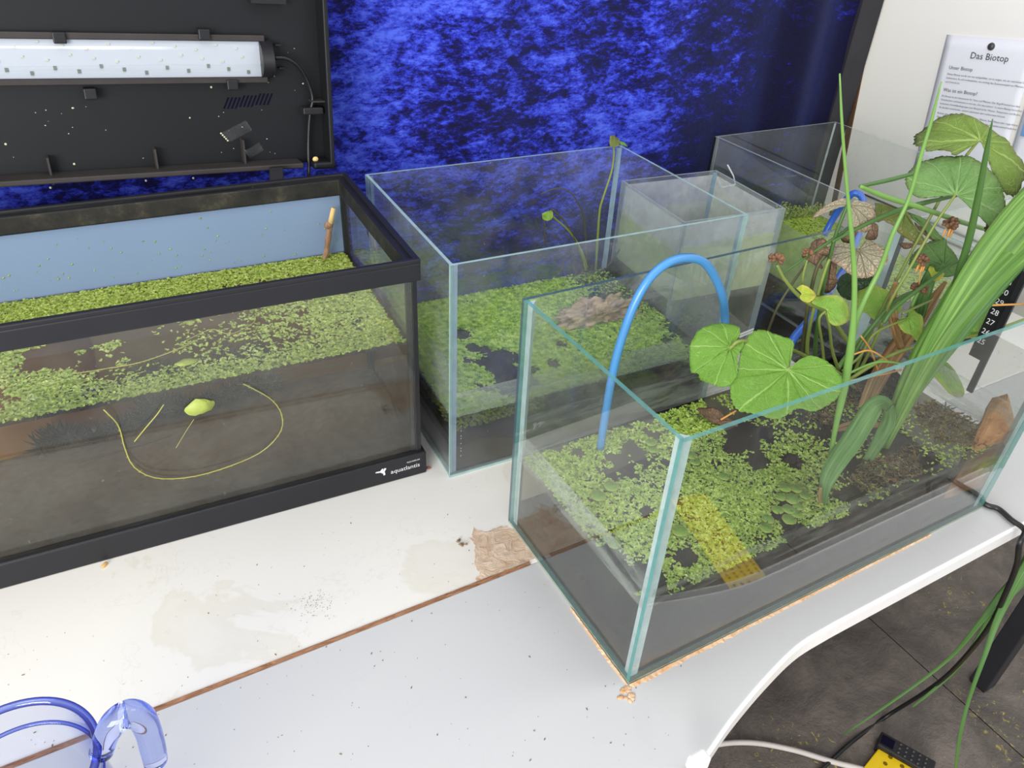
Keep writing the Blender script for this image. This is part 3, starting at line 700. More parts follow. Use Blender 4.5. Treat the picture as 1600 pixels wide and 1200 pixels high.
for quad in (((0, .012), (.018, .008), (.020, .016), (.004, .017)), ((.016, .010), (.030, .026), (.036, .024), (.028, .004)), ((.026, .002), (.034, .000), (.048, .022), (.040, .026)), ((.034, -.012), (.042, -.010), (.040, .006), (.032, .004))):
    mb.add([kfr(o_+np.array([x, 0, z])) for x, z in quad], [(0, 1, 2, 3)])
obj('emblem', mb, M['white_print'], kt, solid=.0004, label='small white winged emblem')
def atk(u, v, ly):
    """point of the tank's local plane y = ly seen at a pixel through the front pane and the water behind it"""
    o = kfr(np.zeros(3)); ex, ey = kfr(np.array([1., 0, 0]))-o, kfr(np.array([0, 1., 0]))-o
    D = unit(ray(u, v)); p = CAM+D*(((kfr(np.array([0, i0+tg+.002, 0]))-CAM) @ ey)/(D @ ey))
    tng = (D-ey*(D @ ey))/1.33; d = tng+ey*math.sqrt(1-tng @ tng); return p+d*((ly-(p-o) @ ey)/(d @ ey))
def kz(x, y):   # x from the tank's left end
    s = y/KW; xr = KL-x
    g = .055+.045*s+.075*s*sst(1.7, .25, xr)+.012*ns(x, y, 5.)+.006*ns(x, y, 16.)
    g += .09*math.exp(-((xr-.16)/.16)**2-((s-.55)/.2)**2)
    return min(.45, max(.05, g))
bed('silt', kfr, i0+tg+.003, i0+tg+.003, KL-i0-tg-.003, KW-i0-tg-.009, .045, kz, M['soil_k'], 'grey brown silt sloping up inside the black framed tank', 70, 40)
KZW = .632
water('water', kfr, i0+tg+.002, i0+tg+.002, KL-i0-tg-.002, KW-i0-tg-.008, .041, KZW, M['water_k'], M['water_k_top'], 'brown water in the black framed tank', M['water_k_front'])
def kd(x, y):
    xr = KL-x; s = y/KW; n = .5+.5*ns(x, y, 5., 2.)+.25*ns(x, y, 16., 5.)
    d = sst(.62, .72, s+.10*(n-.5)) * (1-.9*math.exp(-((xr-.5)/.14)**2)*sst(.9, .72, s))
    d = max(d, .95*math.exp(-(xr/.42)**2)*sst(.18, .45, n))
    d = max(d, .9*sst(.40, .58, n)*sst(.85, 1.25, xr))
    d = max(d, .8*math.exp(-((s-.05)/.10)**2)*sst(.35, .6, n+.2))
    d = max(d, .14*sst(.45, .8, n))
    return d
P_ = [kfr(np.array([x, y, 0]))[:2] for x, y in scatter(52000, .05, KL-.05, .05, KW-.05, kd)]
fronds('duckweed', P_, .0056, M['duck_k'], 'yellow green duckweed floating in the black framed tank', KZW)
mb = MB()
for k in range(130):   # scraps stuck on the blue back
    u, v = random.uniform(0, 540), random.uniform(330, 455); p = at(u, v, plane=(kfr(np.array([0, KW-i0-tg-.0075, 0])), kfr(np.array([0, 1, 0]))-kfr(np.array([0, 0, 0]))))
    lx = (p-kfr(np.array([0, 0, 0]))) @ kx
    if not (.1 < lx < KL-.05 and .65 < p[2] < .88): continue
    if random.random() > .25+.9*(1-(p[2]-.65)/.23): continue
    r = random.choice([.002, .003, .004, .005]); mb.ell(p, (r, .0015, r*.7), 5, 4)
obj('duckweed_scraps', mb, M['duck_k'], label='duckweed scraps stuck on the pale blue back panel', cat='duckweed', kind='stuff')
# twig standing in the duckweed
tp = [(506, 412), (510, 395), (513, 372), (516, 350), (521, 325)]
tw = emp('twig', at(506, 412, y=2.09), 'upright broken twig with pale tip in the black framed tank', 'twig')
P_ = [at(u, v, y=2.09-.004*i) for i, (u, v) in enumerate(tp)]; pu_ = px2u(P_[0])
mb = MB(); mb.tube(spline([P_[0]+np.array([-.01, 0, -.10])]+P_[:4], 16), [4.6*pu_+.0015*math.sin(i*1.7) for i in range(17)], 8); mb.ell(P_[3]-np.array([.008, 0, .004]), (7.*pu_, 6*pu_, 6*pu_), 8, 6); obj('stem', mb, M['twig'], tw)
mb = MB(); mb.tube([P_[3], P_[4]], [4.3*pu_, 3.6*pu_], 8); obj('broken_tip', mb, M['twig_cut'], tw, label='pale bare broken tip')
# trailing waterweed strands under the surface, leaf scraps
def strand(pxs, y, r, mat, name, label, whorl=True, z=None):
    P = spline([at(u, v, **({'z': z} if z else {'y': y})) for u, v in pxs], 40)
    mb = MB(); mb.tube(P, r, 5)
    if whorl:
        for i in range(1, 40):
            for k in range(3): d = unit(rng.normal(size=3)); mb.tube([P[i], P[i]+d*.009], [.0012, .0004], 3, caps=False)
    return obj(name, mb, mat, label=label, cat='water plant')
EXTRA = 1
weed = plain('yellow_green_weed', S(168, 164, 84), .5, .3, var=.2)
strand([(162, 640), (185, 665), (195, 700), (210, 730), (245, 747), (300, 745), (360, 728), (410, 705), (438, 675), (440, 648), (425, 625), (395, 607), (380, 600)], 1.275, .0021, weed, 'waterweed_strand', 'long looping yellow waterweed strand under water in the black framed tank')
strand([(110, 585), (160, 577), (220, 566), (280, 545), (300, 535)], None, .0019, weed, 'waterweed_strand', 'straight yellowish waterweed strand floating at the surface mid tank', z=KZW+.004)
strand([(370, 600), (420, 596), (470, 585), (510, 572), (530, 566)], 1.30, .0019, weed, 'waterweed_strand', 'yellow waterweed strand just below duckweed edge right of the loop')
strand([(285, 535), (330, 515), (360, 522), (395, 505), (400, 490)], None, .0016, weed, 'waterweed_strand', 'fine curling pale strand at the surface under the front rim centre', False, KZW+.003)
strand([(210, 690), (228, 668), (245, 648), (256, 632)], 1.285, .0022, weed, 'waterweed_strand', 'short pale strand hanging inside the long loop', False)
strand([(275, 700), (290, 675), (303, 655)], 1.285, .0012, weed, 'waterweed_strand', 'thin root hanging below the yellow leaf scrap', False)
for (u, v, s_, lab, zz, yy) in ((292, 566, 14, 'yellow green leaf scrap floating mid surface in the black framed tank', KZW+.004, None), (312, 636, 20, 'yellow leaf scrap hanging just under the surface by the front pane', None, 1.285)):
    c = at(u, v, **({'z': zz} if zz else {'y': yy})); r = s_*px2u(c); mb = MB(); n = 18
    ax = (np.array([1, 0, 0.]), np.array([0, 1, 0.]) if zz else np.array([0, .05, 1.]))
    ring = [c+ax[0]*r*math.cos(w)*(1+.16*math.sin(2*w+s_)+.05*math.sin(7*w))+ax[1]*r*.7*math.sin(w)*(1+.12*math.cos(3*w+1)+.05*math.sin(8*w)) for w in np.linspace(0, 6.283, n, endpoint=False)]
    mb.add([c]+ring, [(0, 1+i, 1+(i+1) % n) for i in range(n)], 0, True, [0]*(n+1), [0]+[.6]*n); obj('leaf_scrap', mb, M['leaf_yellow'], label=lab, cat='leaf', solid=.003)
strand([(120, 690), (160, 680), (215, 665), (262, 650)], 1.7, .006, plain('brown_green_weed', S(92, 84, 40), .6, .2), 'waterweed_clump', 'dark ferny waterweed below the surface left of the loop')
for (pxs, lab) in (([(60, 700), (95, 680), (135, 690), (180, 672), (235, 652)], 'dark ferny waterweed mat against the tan back wall at left'), ([(225, 640), (255, 630), (290, 640), (340, 622), (385, 606), (430, 598)], 'dark ferny waterweed mat behind the yellow leaf scrap')):
    P = spline([atk(u, v, KW-.09) for u, v in pxs], 30); mb = MB()
    for p in P:
        for k in range(10):
            d = unit(rng.normal(size=3)*np.array([1, .3, 1])); mb.tube([p, p+d*.035, p+d*.065+np.array([0, 0, .01])], [.005, .0045, .001], 4, caps=False)
    obj('waterweed_clump', mb, plain('olive_weed', S(92, 84, 36), .6, .2), label=lab, cat='water plant')

# ---- hinged lid with LED bar, standing open behind the black tank
LT = math.radians(-3.3); lx_ = np.array([-math.cos(LT), 0, -math.sin(LT)]); lu_ = unit((0*1.+math.sin(LT)*-1*0, .07, 1)); lu_ = unit(lu_-lx_*(lu_ @ lx_)); ln_ = unit(np.cross(lx_, lu_)); ln_ = ln_ if ln_[1] < 0 else -ln_
L0 = np.array([-.135, 2.40, .965])
def lp(a, b, c=0.): return L0+lx_*a+lu_*b+ln_*c          # a: to the left from the right corner, b: up, c: toward the viewer
lid = emp('tank_hood', lp(1.05, 0), 'black plastic aquarium hood standing open behind the black framed tank', 'hood')
def lbox(a0, a1, b0, b1, c0, c1): return MB().hexa([lp(a, b, c) for b in (b0, b1) for a, c in ((a0, c0), (a1, c0), (a1, c1), (a0, c1))])
LW_, LH_ = 2.12, .94
obj('panel', lbox(0, LW_, 0, LH_, -.012, 0), M['lid_black'], lid)
obj('rim_wall', lbox(.145, LW_, 0, .022, 0, .10), M['lip'], lid, bevel=.005, label='worn grey lower wall of the hood')
obj('rim_wall', lbox(0, .022, 0, LH_, 0, .10), M['lid_black'], lid, bevel=.006)
obj('rim_wall', lbox(0, .10, -.012, .022, 0, .10), M['lid_black'], lid, bevel=.012)
obj('rim_wall', lbox(0, LW_, LH_-.022, LH_, 0, .10), M['lid_black'], lid)
obj('rim_wall', lbox(LW_-.022, LW_, 0, LH_, 0, .10), M['lid_black'], lid)
def lidpx(u, v): 
    p = at(u, v, plane=(lp(0, 0, 0), ln_)); d = p-L0; return float(d @ lx_), float(d @ lu_)
for (u, v) in ((80, 272), (244, 258), (379, 243)):
    a, b = lidpx(u, v); obj('rib', lbox(a-.004, a+.004, b-.03, b+.075, 0, .05), M['lip'], lid)
for g_ in range(3):
    for k in range(4):
        a, b = lidpx(350+g_*25+k*6, 170-g_*3.); a1, b1 = lidpx(357+g_*25+k*6, 152-g_*3)
        mb = MB(); w = .004; mb.hexa([lp(x, y, c) for x, y in ((a-w, b), (a1-w, b1)) for x, y, c in ((x, y, .0002), (x+2*w, y, .0002), (x+2*w, y, .0015), (x, y, .0015))]); obj('vent_slot', mb, M['slot'], lid)
for (pp, lab) in (([(345, 208), (384, 188), (394, 203), (358, 222)], 'crumpled clear tape scrap stuck on the open hood'), ([(382, 236), (405, 222), (412, 234), (390, 248)], 'flat clear tape scrap near the ribs of the open hood')):
    P = [lp(*lidpx(u, v), .003) for u, v in pp]; mb = MB(); mb.add(P, [(0, 1, 2, 3)]); obj('tape_scrap', mb, M['tape'], label=lab, cat='tape', solid=.001)
    mb = MB()
    for k in range(5): mb.ell(P[0]*(1-k*.2)+P[3]*k*.2+ln_*.003, (.005, .003, .004), 5, 4)
    if pp[0][0] == 345: obj('glue_blob', mb, plain('cream_glue', S(206, 200, 172), .6, .3), lid, label='cream glue blobs beside the tape')
mb = MB()
for k in range(46):
    a, b = random.uniform(.05, 1.5), random.uniform(.03, .5)
    r = random.choice([.0012, .0015, .002, .0035]); mb.ell(lp(a, b, .001), (r*random.uniform(1, 2), r*.6, r), 5, 4)
for (u, v) in ((9, 225), (116, 256), (330, 136), (302, 278), (228, 282), (512, 236), (79, 293)):
    a, b = lidpx(u, v); mb.ell(lp(a, b, .003), (.005, .003, .005), 6, 4)
obj('flecks', mb, plain('pale_flecks', S(200, 200, 170), .8, .1), label='pale dried flecks speckling the inside of the open hood', cat='dirt', kind='stuff')
# LED bar
aR, bT = lidpx(405, 55); _, bB = lidpx(412, 126); bc = (bT+bB)/2; hh = (bT-bB)/2
bar = emp('light_bar', (0, 0, 0)); bar.parent = lid; bar.location = WM(lp(1.0, bc))-lid.location
obj('tray', lbox(aR, 2.05, bc-hh, bc+hh, 0, .02), M['lip'], bar)
obj('circuit_board', lbox(aR+.01, 2.04, bc-hh*.78, bc+hh*.78, .021, .03), M['lamp_white'], bar, label='white circuit board')
mb = MB(); n = 14; V = []
for a in (aR+.005, 2.04):
    for k in range(n+1):
        w = math.pi*k/n; V.append(lp(a, bc-hh*.84*math.cos(w), .02+.062*math.sin(w)))
mb.add(V, [(k, k+1, n+2+k, n+1+k) for k in range(n)], 0, True); obj('cover', mb, M['lamp_cover'], bar, label='clear ribbed half round cover')
for s_ in (-1, 1): obj('clamp_rail', lbox(aR-.012, 2.05, bc+s_*hh*.9-.012, bc+s_*hh*.9+.012, .018, .036), M['lip'], bar, bevel=.003)
mb = MB(); n = 12
for a in (aR-.035, aR+.012):
    V = [lp(a, bc-hh*.86*math.cos(math.pi*k/n), .0+.092*math.sin(math.pi*k/n)) for k in range(n+1)]; mb.add(V, [tuple(range(n+1))])
mb.f += [[k, k+1, n+2+k, n+1+k] for k in range(n)]; mb.mi += [0]*n; mb.sm += [True]*n
obj('end_cap', mb, M['black'], bar, label='black end cap')
led_me = None; k2 = 0
for k in range(22):
    for row in range(3):
        a = aR+.06+k*.078+row*.02; b = bc+(row-1)*hh*.5+.006*((k*7+row*3) % 5-2)
        if a > 1.9: continue
        obj('led_chip', lbox(a, a+.010, b, b+(.014 if row == 0 else .006), .03, .034), M['led_lead'] if row == 0 else M['led'], bar)
for (u, v) in ((92, 57), (316, 52), (140, 144), (360, 130)):
    a, b = lidpx(u, v); obj('clip', lbox(a-.022, a+.022, b-.02, b+.02, 0, .05), M['black'], lid, bevel=.004)
a, b = lidpx(415, 0); obj('tab', lbox(a-.07, a+.07, b-.01, b+.02, 0, .05), M['black'], lid)
for (u, v) in ((432, 69), (438, 105)):
    a, b = lidpx(u, v); obj('tab', lbox(a-.012, a+.012, b-.003, b+.003, 0, .03), M['black'], lid)
mb = MB(); cp = [(423, 88, .05), (440, 88, .055), (458, 98, .05), (472, 116, .04), (482, 138, .035), (485, 155, .035), (482, 170, .035), (480, 195, .03), (479, 230, .03), (478, 262, .05), (477, 276, .05)]
mb.tube(spline([lp(*lidpx(u, v), c) for u, v, c in cp], 40), .008, 8); obj('cable', mb, M['cable_black'], lid, label='black lamp cable')
a, b = lidpx(484, 170); obj('cable_clamp', lbox(a-.045, a+.045, b-.015, b+.015, 0, .06), M['black'], lid, bevel=.005)
a, b = lidpx(497, 155); obj('rib', lbox(a-.05, a+.045, b-.003, b+.003, 0, .06), M['lip'], lid)
obj('hinge', MB().hexa([at(u, v, y=y) for (u, v, y) in ((421, 292, 2.17), (444, 290, 2.17), (444, 289, 2.21), (421, 291, 2.21), (421, 262, 2.26), (442, 260, 2.26), (442, 259, 2.30), (421, 261, 2.30))]), M['black'], lid, bevel=.004, label='black plastic hinge clip')
p = lp(*lidpx(486, 243), .07); mb = MB(); mb.ell(p, (.014, .008, .012), 8, 5); obj('seed', mb, M['twig_cut'], label='pale dried fragment caught at the lower corner of the hood', cat='seed')

# ---- middle tank
MY = -.0389; ML, MW, MH = 1.3482, .9737, .985; mfr = frame((-.0981, 1.1443, 0.0), MY)
mt_ = glass_tank('aquarium', 'frameless glass tank with green duckweed between black framed and front tanks', mfr, ML, MW, MH, .013, M['glass_m'], M['edge_m'], M['sil_m'], .02)
MZW = .295
def mz(x, y): return .13+.05*ns(x, y, 4.)+.015*ns(x, y, 15.)+.08*sst(.7, 1.3, x)*sst(.4, .9, y/MW)
bed('pond_soil', mfr, .016, .016, ML-.016, MW-.016, .0165, mz, M['soil'], 'dark soil in the frameless middle tank', 40, 30)
water('water', mfr, .0145, .0145, ML-.0145, MW-.0145, .017, MZW, M['water_m'], M['water_m_top'], 'dark green water in the frameless middle tank')
mblobs = [(786, 560, .10), (795, 600, .09), (830, 600, .06), (718, 525, .09), (740, 545, .06), (866, 570, .05), (1090, 520, .22), (1010, 600, .05), (880, 540, .04)]
mbl = [(at(u, v, z=MZW), r) for u, v, r in mblobs]
def md(x, y):
    p = mfr(np.array([x, y, 0])); d = 1.*sst(.12, .34, .5+.5*ns(x, y, 3.2, 4.)+.22*ns(x, y, 12., 9.))
    for c, r in mbl:
        q_ = math.hypot(p[0]-c[0], p[1]-c[1])/r; d *= sst(.55, 1.15, q_+.35*ns(x, y, 14., 3.))
    d *= 1-.85*sst(.95, 1.15, x)*sst(.3, .6, y/MW); d *= 1-.6*sst(.55, .85, x+.25*ns(x, y, 4., 2.))
    return d
P_ = [mfr(np.array([x, y, 0]))[:2] for x, y in scatter(72000, .025, ML-.025, .025, MW-.025, md)]
fronds('duckweed', P_, .0060, M['duck_m'], 'dense green floating weed in the frameless middle tank', MZW, zr=.010, tilt=.25)
# weed fringe hanging under the surface along the front and left panes
mb = MB()
for k in range(900):
    if random.random() < .62: x, y = random.uniform(.02, .45), .022+random.random()*.02
    else: x, y = .022+random.random()*.02, random.uniform(.02, .7)
    p = mfr(np.array([x, y, MZW-random.random()**1.6*.07])); mb.ell(p, (random.uniform(.006, .012), random.uniform(.006, .01), .006), 5, 4)
obj('weed_fringe', mb, frond_mat('fringe_weed', [(.3, S(104, 120, 30)), (.5, S(150, 160, 50)), (.7, S(186, 192, 84))], 120), label='yellow green weed fringe against the glass of the middle tank', cat='water plant', kind='stuff')
mb = MB(); mb.box((.03, MW-.019, .30), (ML-.3, MW-.0175, .40), mfr); obj('algae_film', mb, film('algae_at_back', S(96, 130, 50), .46, .66, 16, .7), mt_, label='green algae film on the back pane')
mb = MB(); mb.box((.03, .0142, .30), (ML-.03, .0144, .42), mfr); obj('residue_film', mb, M['residue'], mt_, label='whitish waterline residue')
mb = MB(); mb.box((.0142, .03, .30), (.0144, MW-.03, .55), mfr); obj('residue_film', mb, M['residue'], mt_, label='whitish waterline residue')
mb = MB()
for k in range(8): mb.ell(mfr(np.array([.055, .0150, .25-.022*k-.004*(k % 3)])), (.0022, .001, .0030), 6, 4)
obj('bubble_trail', mb, M['white_print'], mt_, label='vertical trail of tiny white bubbles', kind='stuff')
# driftwood
def lump(c, r, seed, amp=.35, n=22, m=14, f=2.2):
    mb = MB(); c = np.asarray(c, float)
    mb.ell((0, 0, 0), 1., n, m); out = []
    for v in mb.v:
        k = 1+amp*mnoise.noise(Vector((v[0]*f+seed, v[1]*f, v[2]*f)))+amp*.5*mnoise.noise(Vector((v[0]*f*3+seed, v[1]*f*3, v[2]*f*3)))
        out.append(c+v*np.asarray(r)*k)
    mb.v = out; return mb
c = at(935, 492, z=MZW+.02); mb = lump(c, (.19, .075, .07), 3.3, .75, 60, 34, 2.6); obj('driftwood', mb, M['bark'], label='gnarled brown driftwood lying in the middle tank', cat='driftwood')
c = at(1000, 425, z=MZW); mb = lump(c+np.array([-.02, .05, .0]), (.17, .12, .05), 8.3, .5); obj('root_clump', mb, M['soil_black'], label='dark root clump in the rear right corner of the middle tank', cat='root')
# bog plant in the middle tank
mp = emp('bog_plant', at(930, 428, z=MZW), 'sparse bog plant with wiry stalks in the middle tank', 'plant')
def stalk(parent, pxs, r0, r1, mat, name='stalk', y=None, ys=None, n=24, k=7):
    if ys is None: P = [at(u, v, y=y) for u, v in pxs]
    else: P = [at(u, v, y=yy) for (u, v), yy in zip(pxs, np.interp(np.linspace(0, 1, len(pxs)), np.linspace(0, 1, len(ys)), ys))]
    s_ = px2u(P[0]); Q = spline(P, n); mb = MB(); mb.tube(Q, [(r0*(1-i/n)+r1*i/n)*s_ for i in range(n+1)], k); return obj(name, mb, mat, parent)
yb = float(at(930, 428, z=MZW)[1])
for pxs, r0, r1, mt in (([(931, 421), (934, 370), (937, 330), (942, 310), (955, 270), (959, 245), (959, 228)], 2.0, 1.4, 'petiole'), ([(948, 418), (965, 395), (975, 378), (990, 370), (1003, 352), (1008, 335), (1010, 322)], 1.6, 1.1, 'petiole_dark'),
                        ([(918, 425), (908, 400), (900, 378), (885, 350), (872, 335), (863, 327)], 1.5, 1.1, 'petiole_dark'), ([(918, 425), (915, 372), (912, 340), (902, 315), (890, 300), (872, 294), (845, 303)], 1.2, .8, 'petiole_dark'),
                        ([(852, 382), (851, 362), (851, 345)], 1.2, 1.0, 'petiole_dark'), ([(918, 418), (908, 390), (890, 362), (868, 342), (862, 336)], 1.4, 1.2, 'petiole'), ([(916, 422), (909, 400), (903, 384)], 2., 1., 'petiole'), ([(995, 418), (997, 390), (1002, 368)], 1.1, .9, 'petiole_dark')):
    stalk(mp, pxs, r0, r1, M[mt], y=yb)
def leaf(parent, pxs, attach, mat, P0, nrm, name='leaf', cup=.0, wave=.02, teeth=.012, rings=10, seg=84, veins=9, label=None, droop=.0, fold=0., th=.003, cat=None, ribs=.006):
    """leaf blade on its own tilted plane; outline given by image points measured on that plane, then cupped, waved and ribbed"""
    nrm = unit(nrm); pl = (np.asarray(P0, float), nrm); C = at(*attach, plane=pl)
    O = [at(u, v, plane=pl) for u, v in pxs]; O = spline(O+[O[0]], seg)[:-1]; n = len(O)
    Rm = max(np.linalg.norm(o-C) for o in O); e1 = unit(O[n//2]-C); e2 = np.cross(nrm, e1)
    V = [C]; vein = [0.]; rad = [0.]; va = [math.pi*2*(k-(veins-1)/2)/(veins+1.2) for k in range(veins)]
    sd = random.uniform(0, 99)
    for i in range(1, rings+1):
        f = i/rings
        for j, o in enumerate(O):
            d = (o-C)*f; 
            if i == rings: d = d*(1+teeth*math.sin(j*math.pi*.5*1.6)+teeth*.6*random.uniform(-1, 1))
            x, y = d @ e1, d @ e2; r = math.hypot(x, y)/Rm; th_ = math.atan2(y, x)
            dv = min(range(veins), key=lambda k: abs(th_-va[k])); da = th_-va[dv]; lat = abs(math.sin(da))*r
            vm = math.exp(-(lat/.016)**2)*(1-.3*r)
            sec = abs(((r*5.5-abs(da)*1.6+dv*.37) % 1)-.5)*2; vs = max(0, 1-sec/.22)*.55*sst(.12, .3, r)
            vm = max(vm, vs)
            h = cup*r*r+droop*(x/Rm)*abs(x/Rm)+fold*abs(y)/Rm+wave*math.sin(3*th_+sd)*r*r+wave*.6*mnoise.noise(Vector((x/Rm*3+sd, y/Rm*3, 0)))*r
            h -= ribs*vm*(Rm/.25); V.append(C+d+nrm*h); vein.append(th_); rad.append(f)
    F = [(0, 1+j, 1+(j+1) % n) for j in range(n)]
    F += [(1+(i-1)*n+j, 1+i*n+j, 1+i*n+(j+1) % n, 1+(i-1)*n+(j+1) % n) for i in range(1, rings) for j in range(n)]
    mb = MB(); mb.add(V, F, 0, True, vein, rad)
    return obj(name, mb, mat, parent, label=label, solid=th, cat=cat)
Tc = lambda p: unit(CAM-np.asarray(p))           # toward the viewer
c = at(960, 222, y=yb); leaf(mp, [(952, 215), (958, 211), (966, 213), (969, 220), (966, 228), (960, 230), (953, 227)], (960, 228), M['leaf_olive'], c, Tc(c)+np.array([.2, 0, .4]), seg=30, rings=5)
leaf(mp, [(968, 221), (975, 222), (981, 229), (976, 228), (970, 226)], (969, 223), M['leaf_mid'], c, Tc(c), seg=24, rings=4)
c = at(855, 338, y=yb); leaf(mp, [(847, 334), (853, 331), (862, 329), (864, 336), (862, 342), (855, 345), (848, 342)], (857, 341), M['leaf_pale'], c, Tc(c), seg=30, rings=5)
c = at(1010, 342, y=yb)
for k in range(4): leaf(mp, [(1000+k*3, 343), (1006+k, 334), (1010, 332), (1013+k, 340), (1010+k*2, 351), (1005+k*2, 350)], (1009, 335), M['leaf_brown'], c-np.array([0, .01*k, 0]), Tc(c)+rng.normal(size=3)*.3, seg=24, rings=4, label='shrivelled dark brown leaf', name='withered_leaf')
mb = MB()
for k in range(70):
    b0 = at(905+random.gauss(0, 22), 424+random.gauss(0, 5), z=MZW); d = unit(np.array([random.gauss(0, .6), random.gauss(0, .4), 1])); mb.tube([b0, b0+d*.03, b0+d*.05+np.array([random.gauss(0, .01), 0, 0])], [.0025, .002, .0006], 4, caps=False)
obj('root_tuft', mb, M['petiole_dark'], mp, kind='stuff')

# ---- small clouded tank and rear right tank
sfr = frame((1.275, 1.4924, 0), -.0926)
SL_, SW_, SH_ = .61, .5843, .79
st_ = glass_tank('aquarium', 'small clouded glass tank with pale algae behind the middle tank', sfr, SL_, SW_, SH_, .012, M['glass_s'], M['edge_g'], M['sil_m'], .018)
bed('pond_soil', sfr, .015, .015, SL_-.015, SW_-.015, .0165, lambda x, y: .10+.03*ns(x, y, 8.), M['soil_f'], 'dark soil in the small clouded tank', 16, 16)
water('water', sfr, .0135, .0135, SL_-.0135, SW_-.0135, .017, .37, M['water_f'], M['water_f_top'], 'dark water in the small clouded tank')
for a, c in (((.02, .0125, .36), (SL_-.02, .0128, .66)), ((.0125, .02, .36), (.0128, SW_-.02, .62)), ((SL_-.0128, .02, .36), (SL_-.0125, SW_-.02, .64)), ((.02, SW_-.0128, .36), (SL_-.02, SW_-.0125, .62))):
    mb = MB(); mb.box(a, c, sfr); obj('algae_film', mb, M['algae_s'], st_, label='pale green algae film')
for a, c in (((.02, .0129, .5), (SL_-.02, .0131, SH_-.02)), ((.0129, .02, .5), (.0131, SW_-.02, SH_-.02)), ((SL_-.0131, .02, .5), (SL_-.0129, SW_-.02, SH_-.02)), ((.02, SW_-.0131, .5), (SL_-.02, SW_-.0129, SH_-.02))):
    mb = MB(); mb.box(a, c, sfr); obj('haze_film', mb, M['haze'], st_, label='whitish lime film')
mb = MB(); mb.tube([at(u, v, y=2.0) for u, v in ((1137, 258), (1146, 275), (1149, 288), (1128, 293), (1121, 278))], .004, 6, smooth=False); obj('plastic_clip', mb, M['white_print'], label='thin white bent plastic clip at the rear rim of the small tank', cat='clip')
gfr = frame((2.2489, 1.03, .0012), -.0246); GL, GW, GH = 1.0263, 1.4008, .8223
gt = glass_tank('aquarium', 'rear right glass tank with green water beside the white board', gfr, GL, GW, GH, .013, M['glass_g'], M['edge_g'], M['edge_g'], .009)
for y0_, y1_, x1_ in ((GW-.012, GW+.006, .014), (-.004, .02, .035)):
    mb = MB(); mb.box((-.004, y0_, 0), (x1_, y1_, GH-.003), gfr); obj('corner_post', mb, M['sil_black'], gt, label='black silicone corner')
mb = MB(); mb.prism([(1.96, .93), (3.36, .90), (3.40, 2.46), (1.99, 2.50)], 0.0002, .0012); obj('mat', mb, M['soil_black'], label='added thin dark sheet under and beside the rear right tank', cat='mat')  # invented dark sheet, added to darken the tabletop beside the rear tank
bed('pond_soil', gfr, .016, .016, GL-.016, GW-.016, .0165, lambda x, y: .07+.03*ns(x, y, 6.), M['soil_f'], 'dark soil in the rear right tank', 20, 24)
GZW = .205
water('water', gfr, .0145, .0145, GL-.0145, GW-.0145, .017, GZW, M['water_m'], M['water_m_top'], 'dark water in the rear right tank')
P_ = [gfr(np.array([x, y, 0]))[:2] for x, y in scatter(16000, .025, GL-.025, .1, GW-.025, lambda x, y: .85*sst(.2, .4, .5+.5*ns(x, y, 3.)+.3*sst(.4, 1., y)))]
fronds('duckweed', P_, .008, frond_mat('bright_duckweed', [(.3, S(150, 180, 40)), (.5, S(186, 212, 66)), (.7, S(214, 232, 116))]), 'yellow green duckweed in the rear right tank', GZW)
mb = MB(); mb.box((.0142, .05, GZW), (.0146, GW-.05, .52), gfr); obj('algae_film', mb, film('pale_algae', S(196, 214, 150), .12, .55, 7, .85), gt, label='pale green algae film on the glass')
for k, (u0, u1, v0) in enumerate(((1212, 1300, 338),)):
    mb = MB()
    for i in range(120):
        b0 = at(random.uniform(u0, u1), v0+random.gauss(0, 4), y=2.33); b0[2] = max(GZW, min(b0[2], GZW+.10)); d = unit(np.array([random.gauss(0, .5), random.gauss(0, .3), 1.]))
        h = random.uniform(.02, .08); mb.tube([b0, b0+d*h*.5, b0+d*h], [.004, .004, .001], 4, caps=False); mb.ell(b0+d*h, (.008, .006, .006), 5, 4)
    obj('water_plant', mb, M['duck_k'], label='low leafy water plant along the back of the rear right tank', cat='water plant', kind='stuff')

# ---- front tank
ffr = frame((0, 0, 0), 0.); FL, FW, FH = 1.8392, .811, 1.0
ft = glass_tank('aquarium', 'large front glass tank crowded with tall bog plants', ffr, FL, FW, FH, .0145, M['glass_f'], M['edge_f'], M['sil_f'], .030)
FZW = .34
bpn = [o for o in ft.children if o.name.startswith('glass_pane')][1]; bpn.data.materials[1] = M['edge_dark']
M['edge_low'] = glass_edge('olive_glass_edge', S(150, 158, 142), .95); [o for o in ft.children if o.name.startswith('glass_pane')][4].data.materials[1] = M['edge_low']
def fzf(x, y): return .10+.04*ns(x, y, 3.5)+.012*ns(x, y, 14.)+.12*sst(1.0, 1.8, x)*sst(.2, .8, y)
bed('pond_soil', ffr, .018, .018, FL-.018, FW-.018, .0165, fzf, M['soil_f'], 'dark soil in the front tank', 50, 26)
water('water', ffr, .016, .016, FL-.016, FW-.016, .017, FZW, M['water_f'], M['water_f_top'], 'dark water in the front tank')
fcl = [(1165, 690, .10), (1180, 720, .06), (1140, 700, .05), (870, 700, .035), (905, 708, .03), (1240, 720, .06), (985, 705, .035), (1070, 870, .05), (1010, 800, .03)]
fclp = [(at(u, v, z=FZW), r) for u, v, r in fcl]; mound = at(1135, 775, z=FZW)
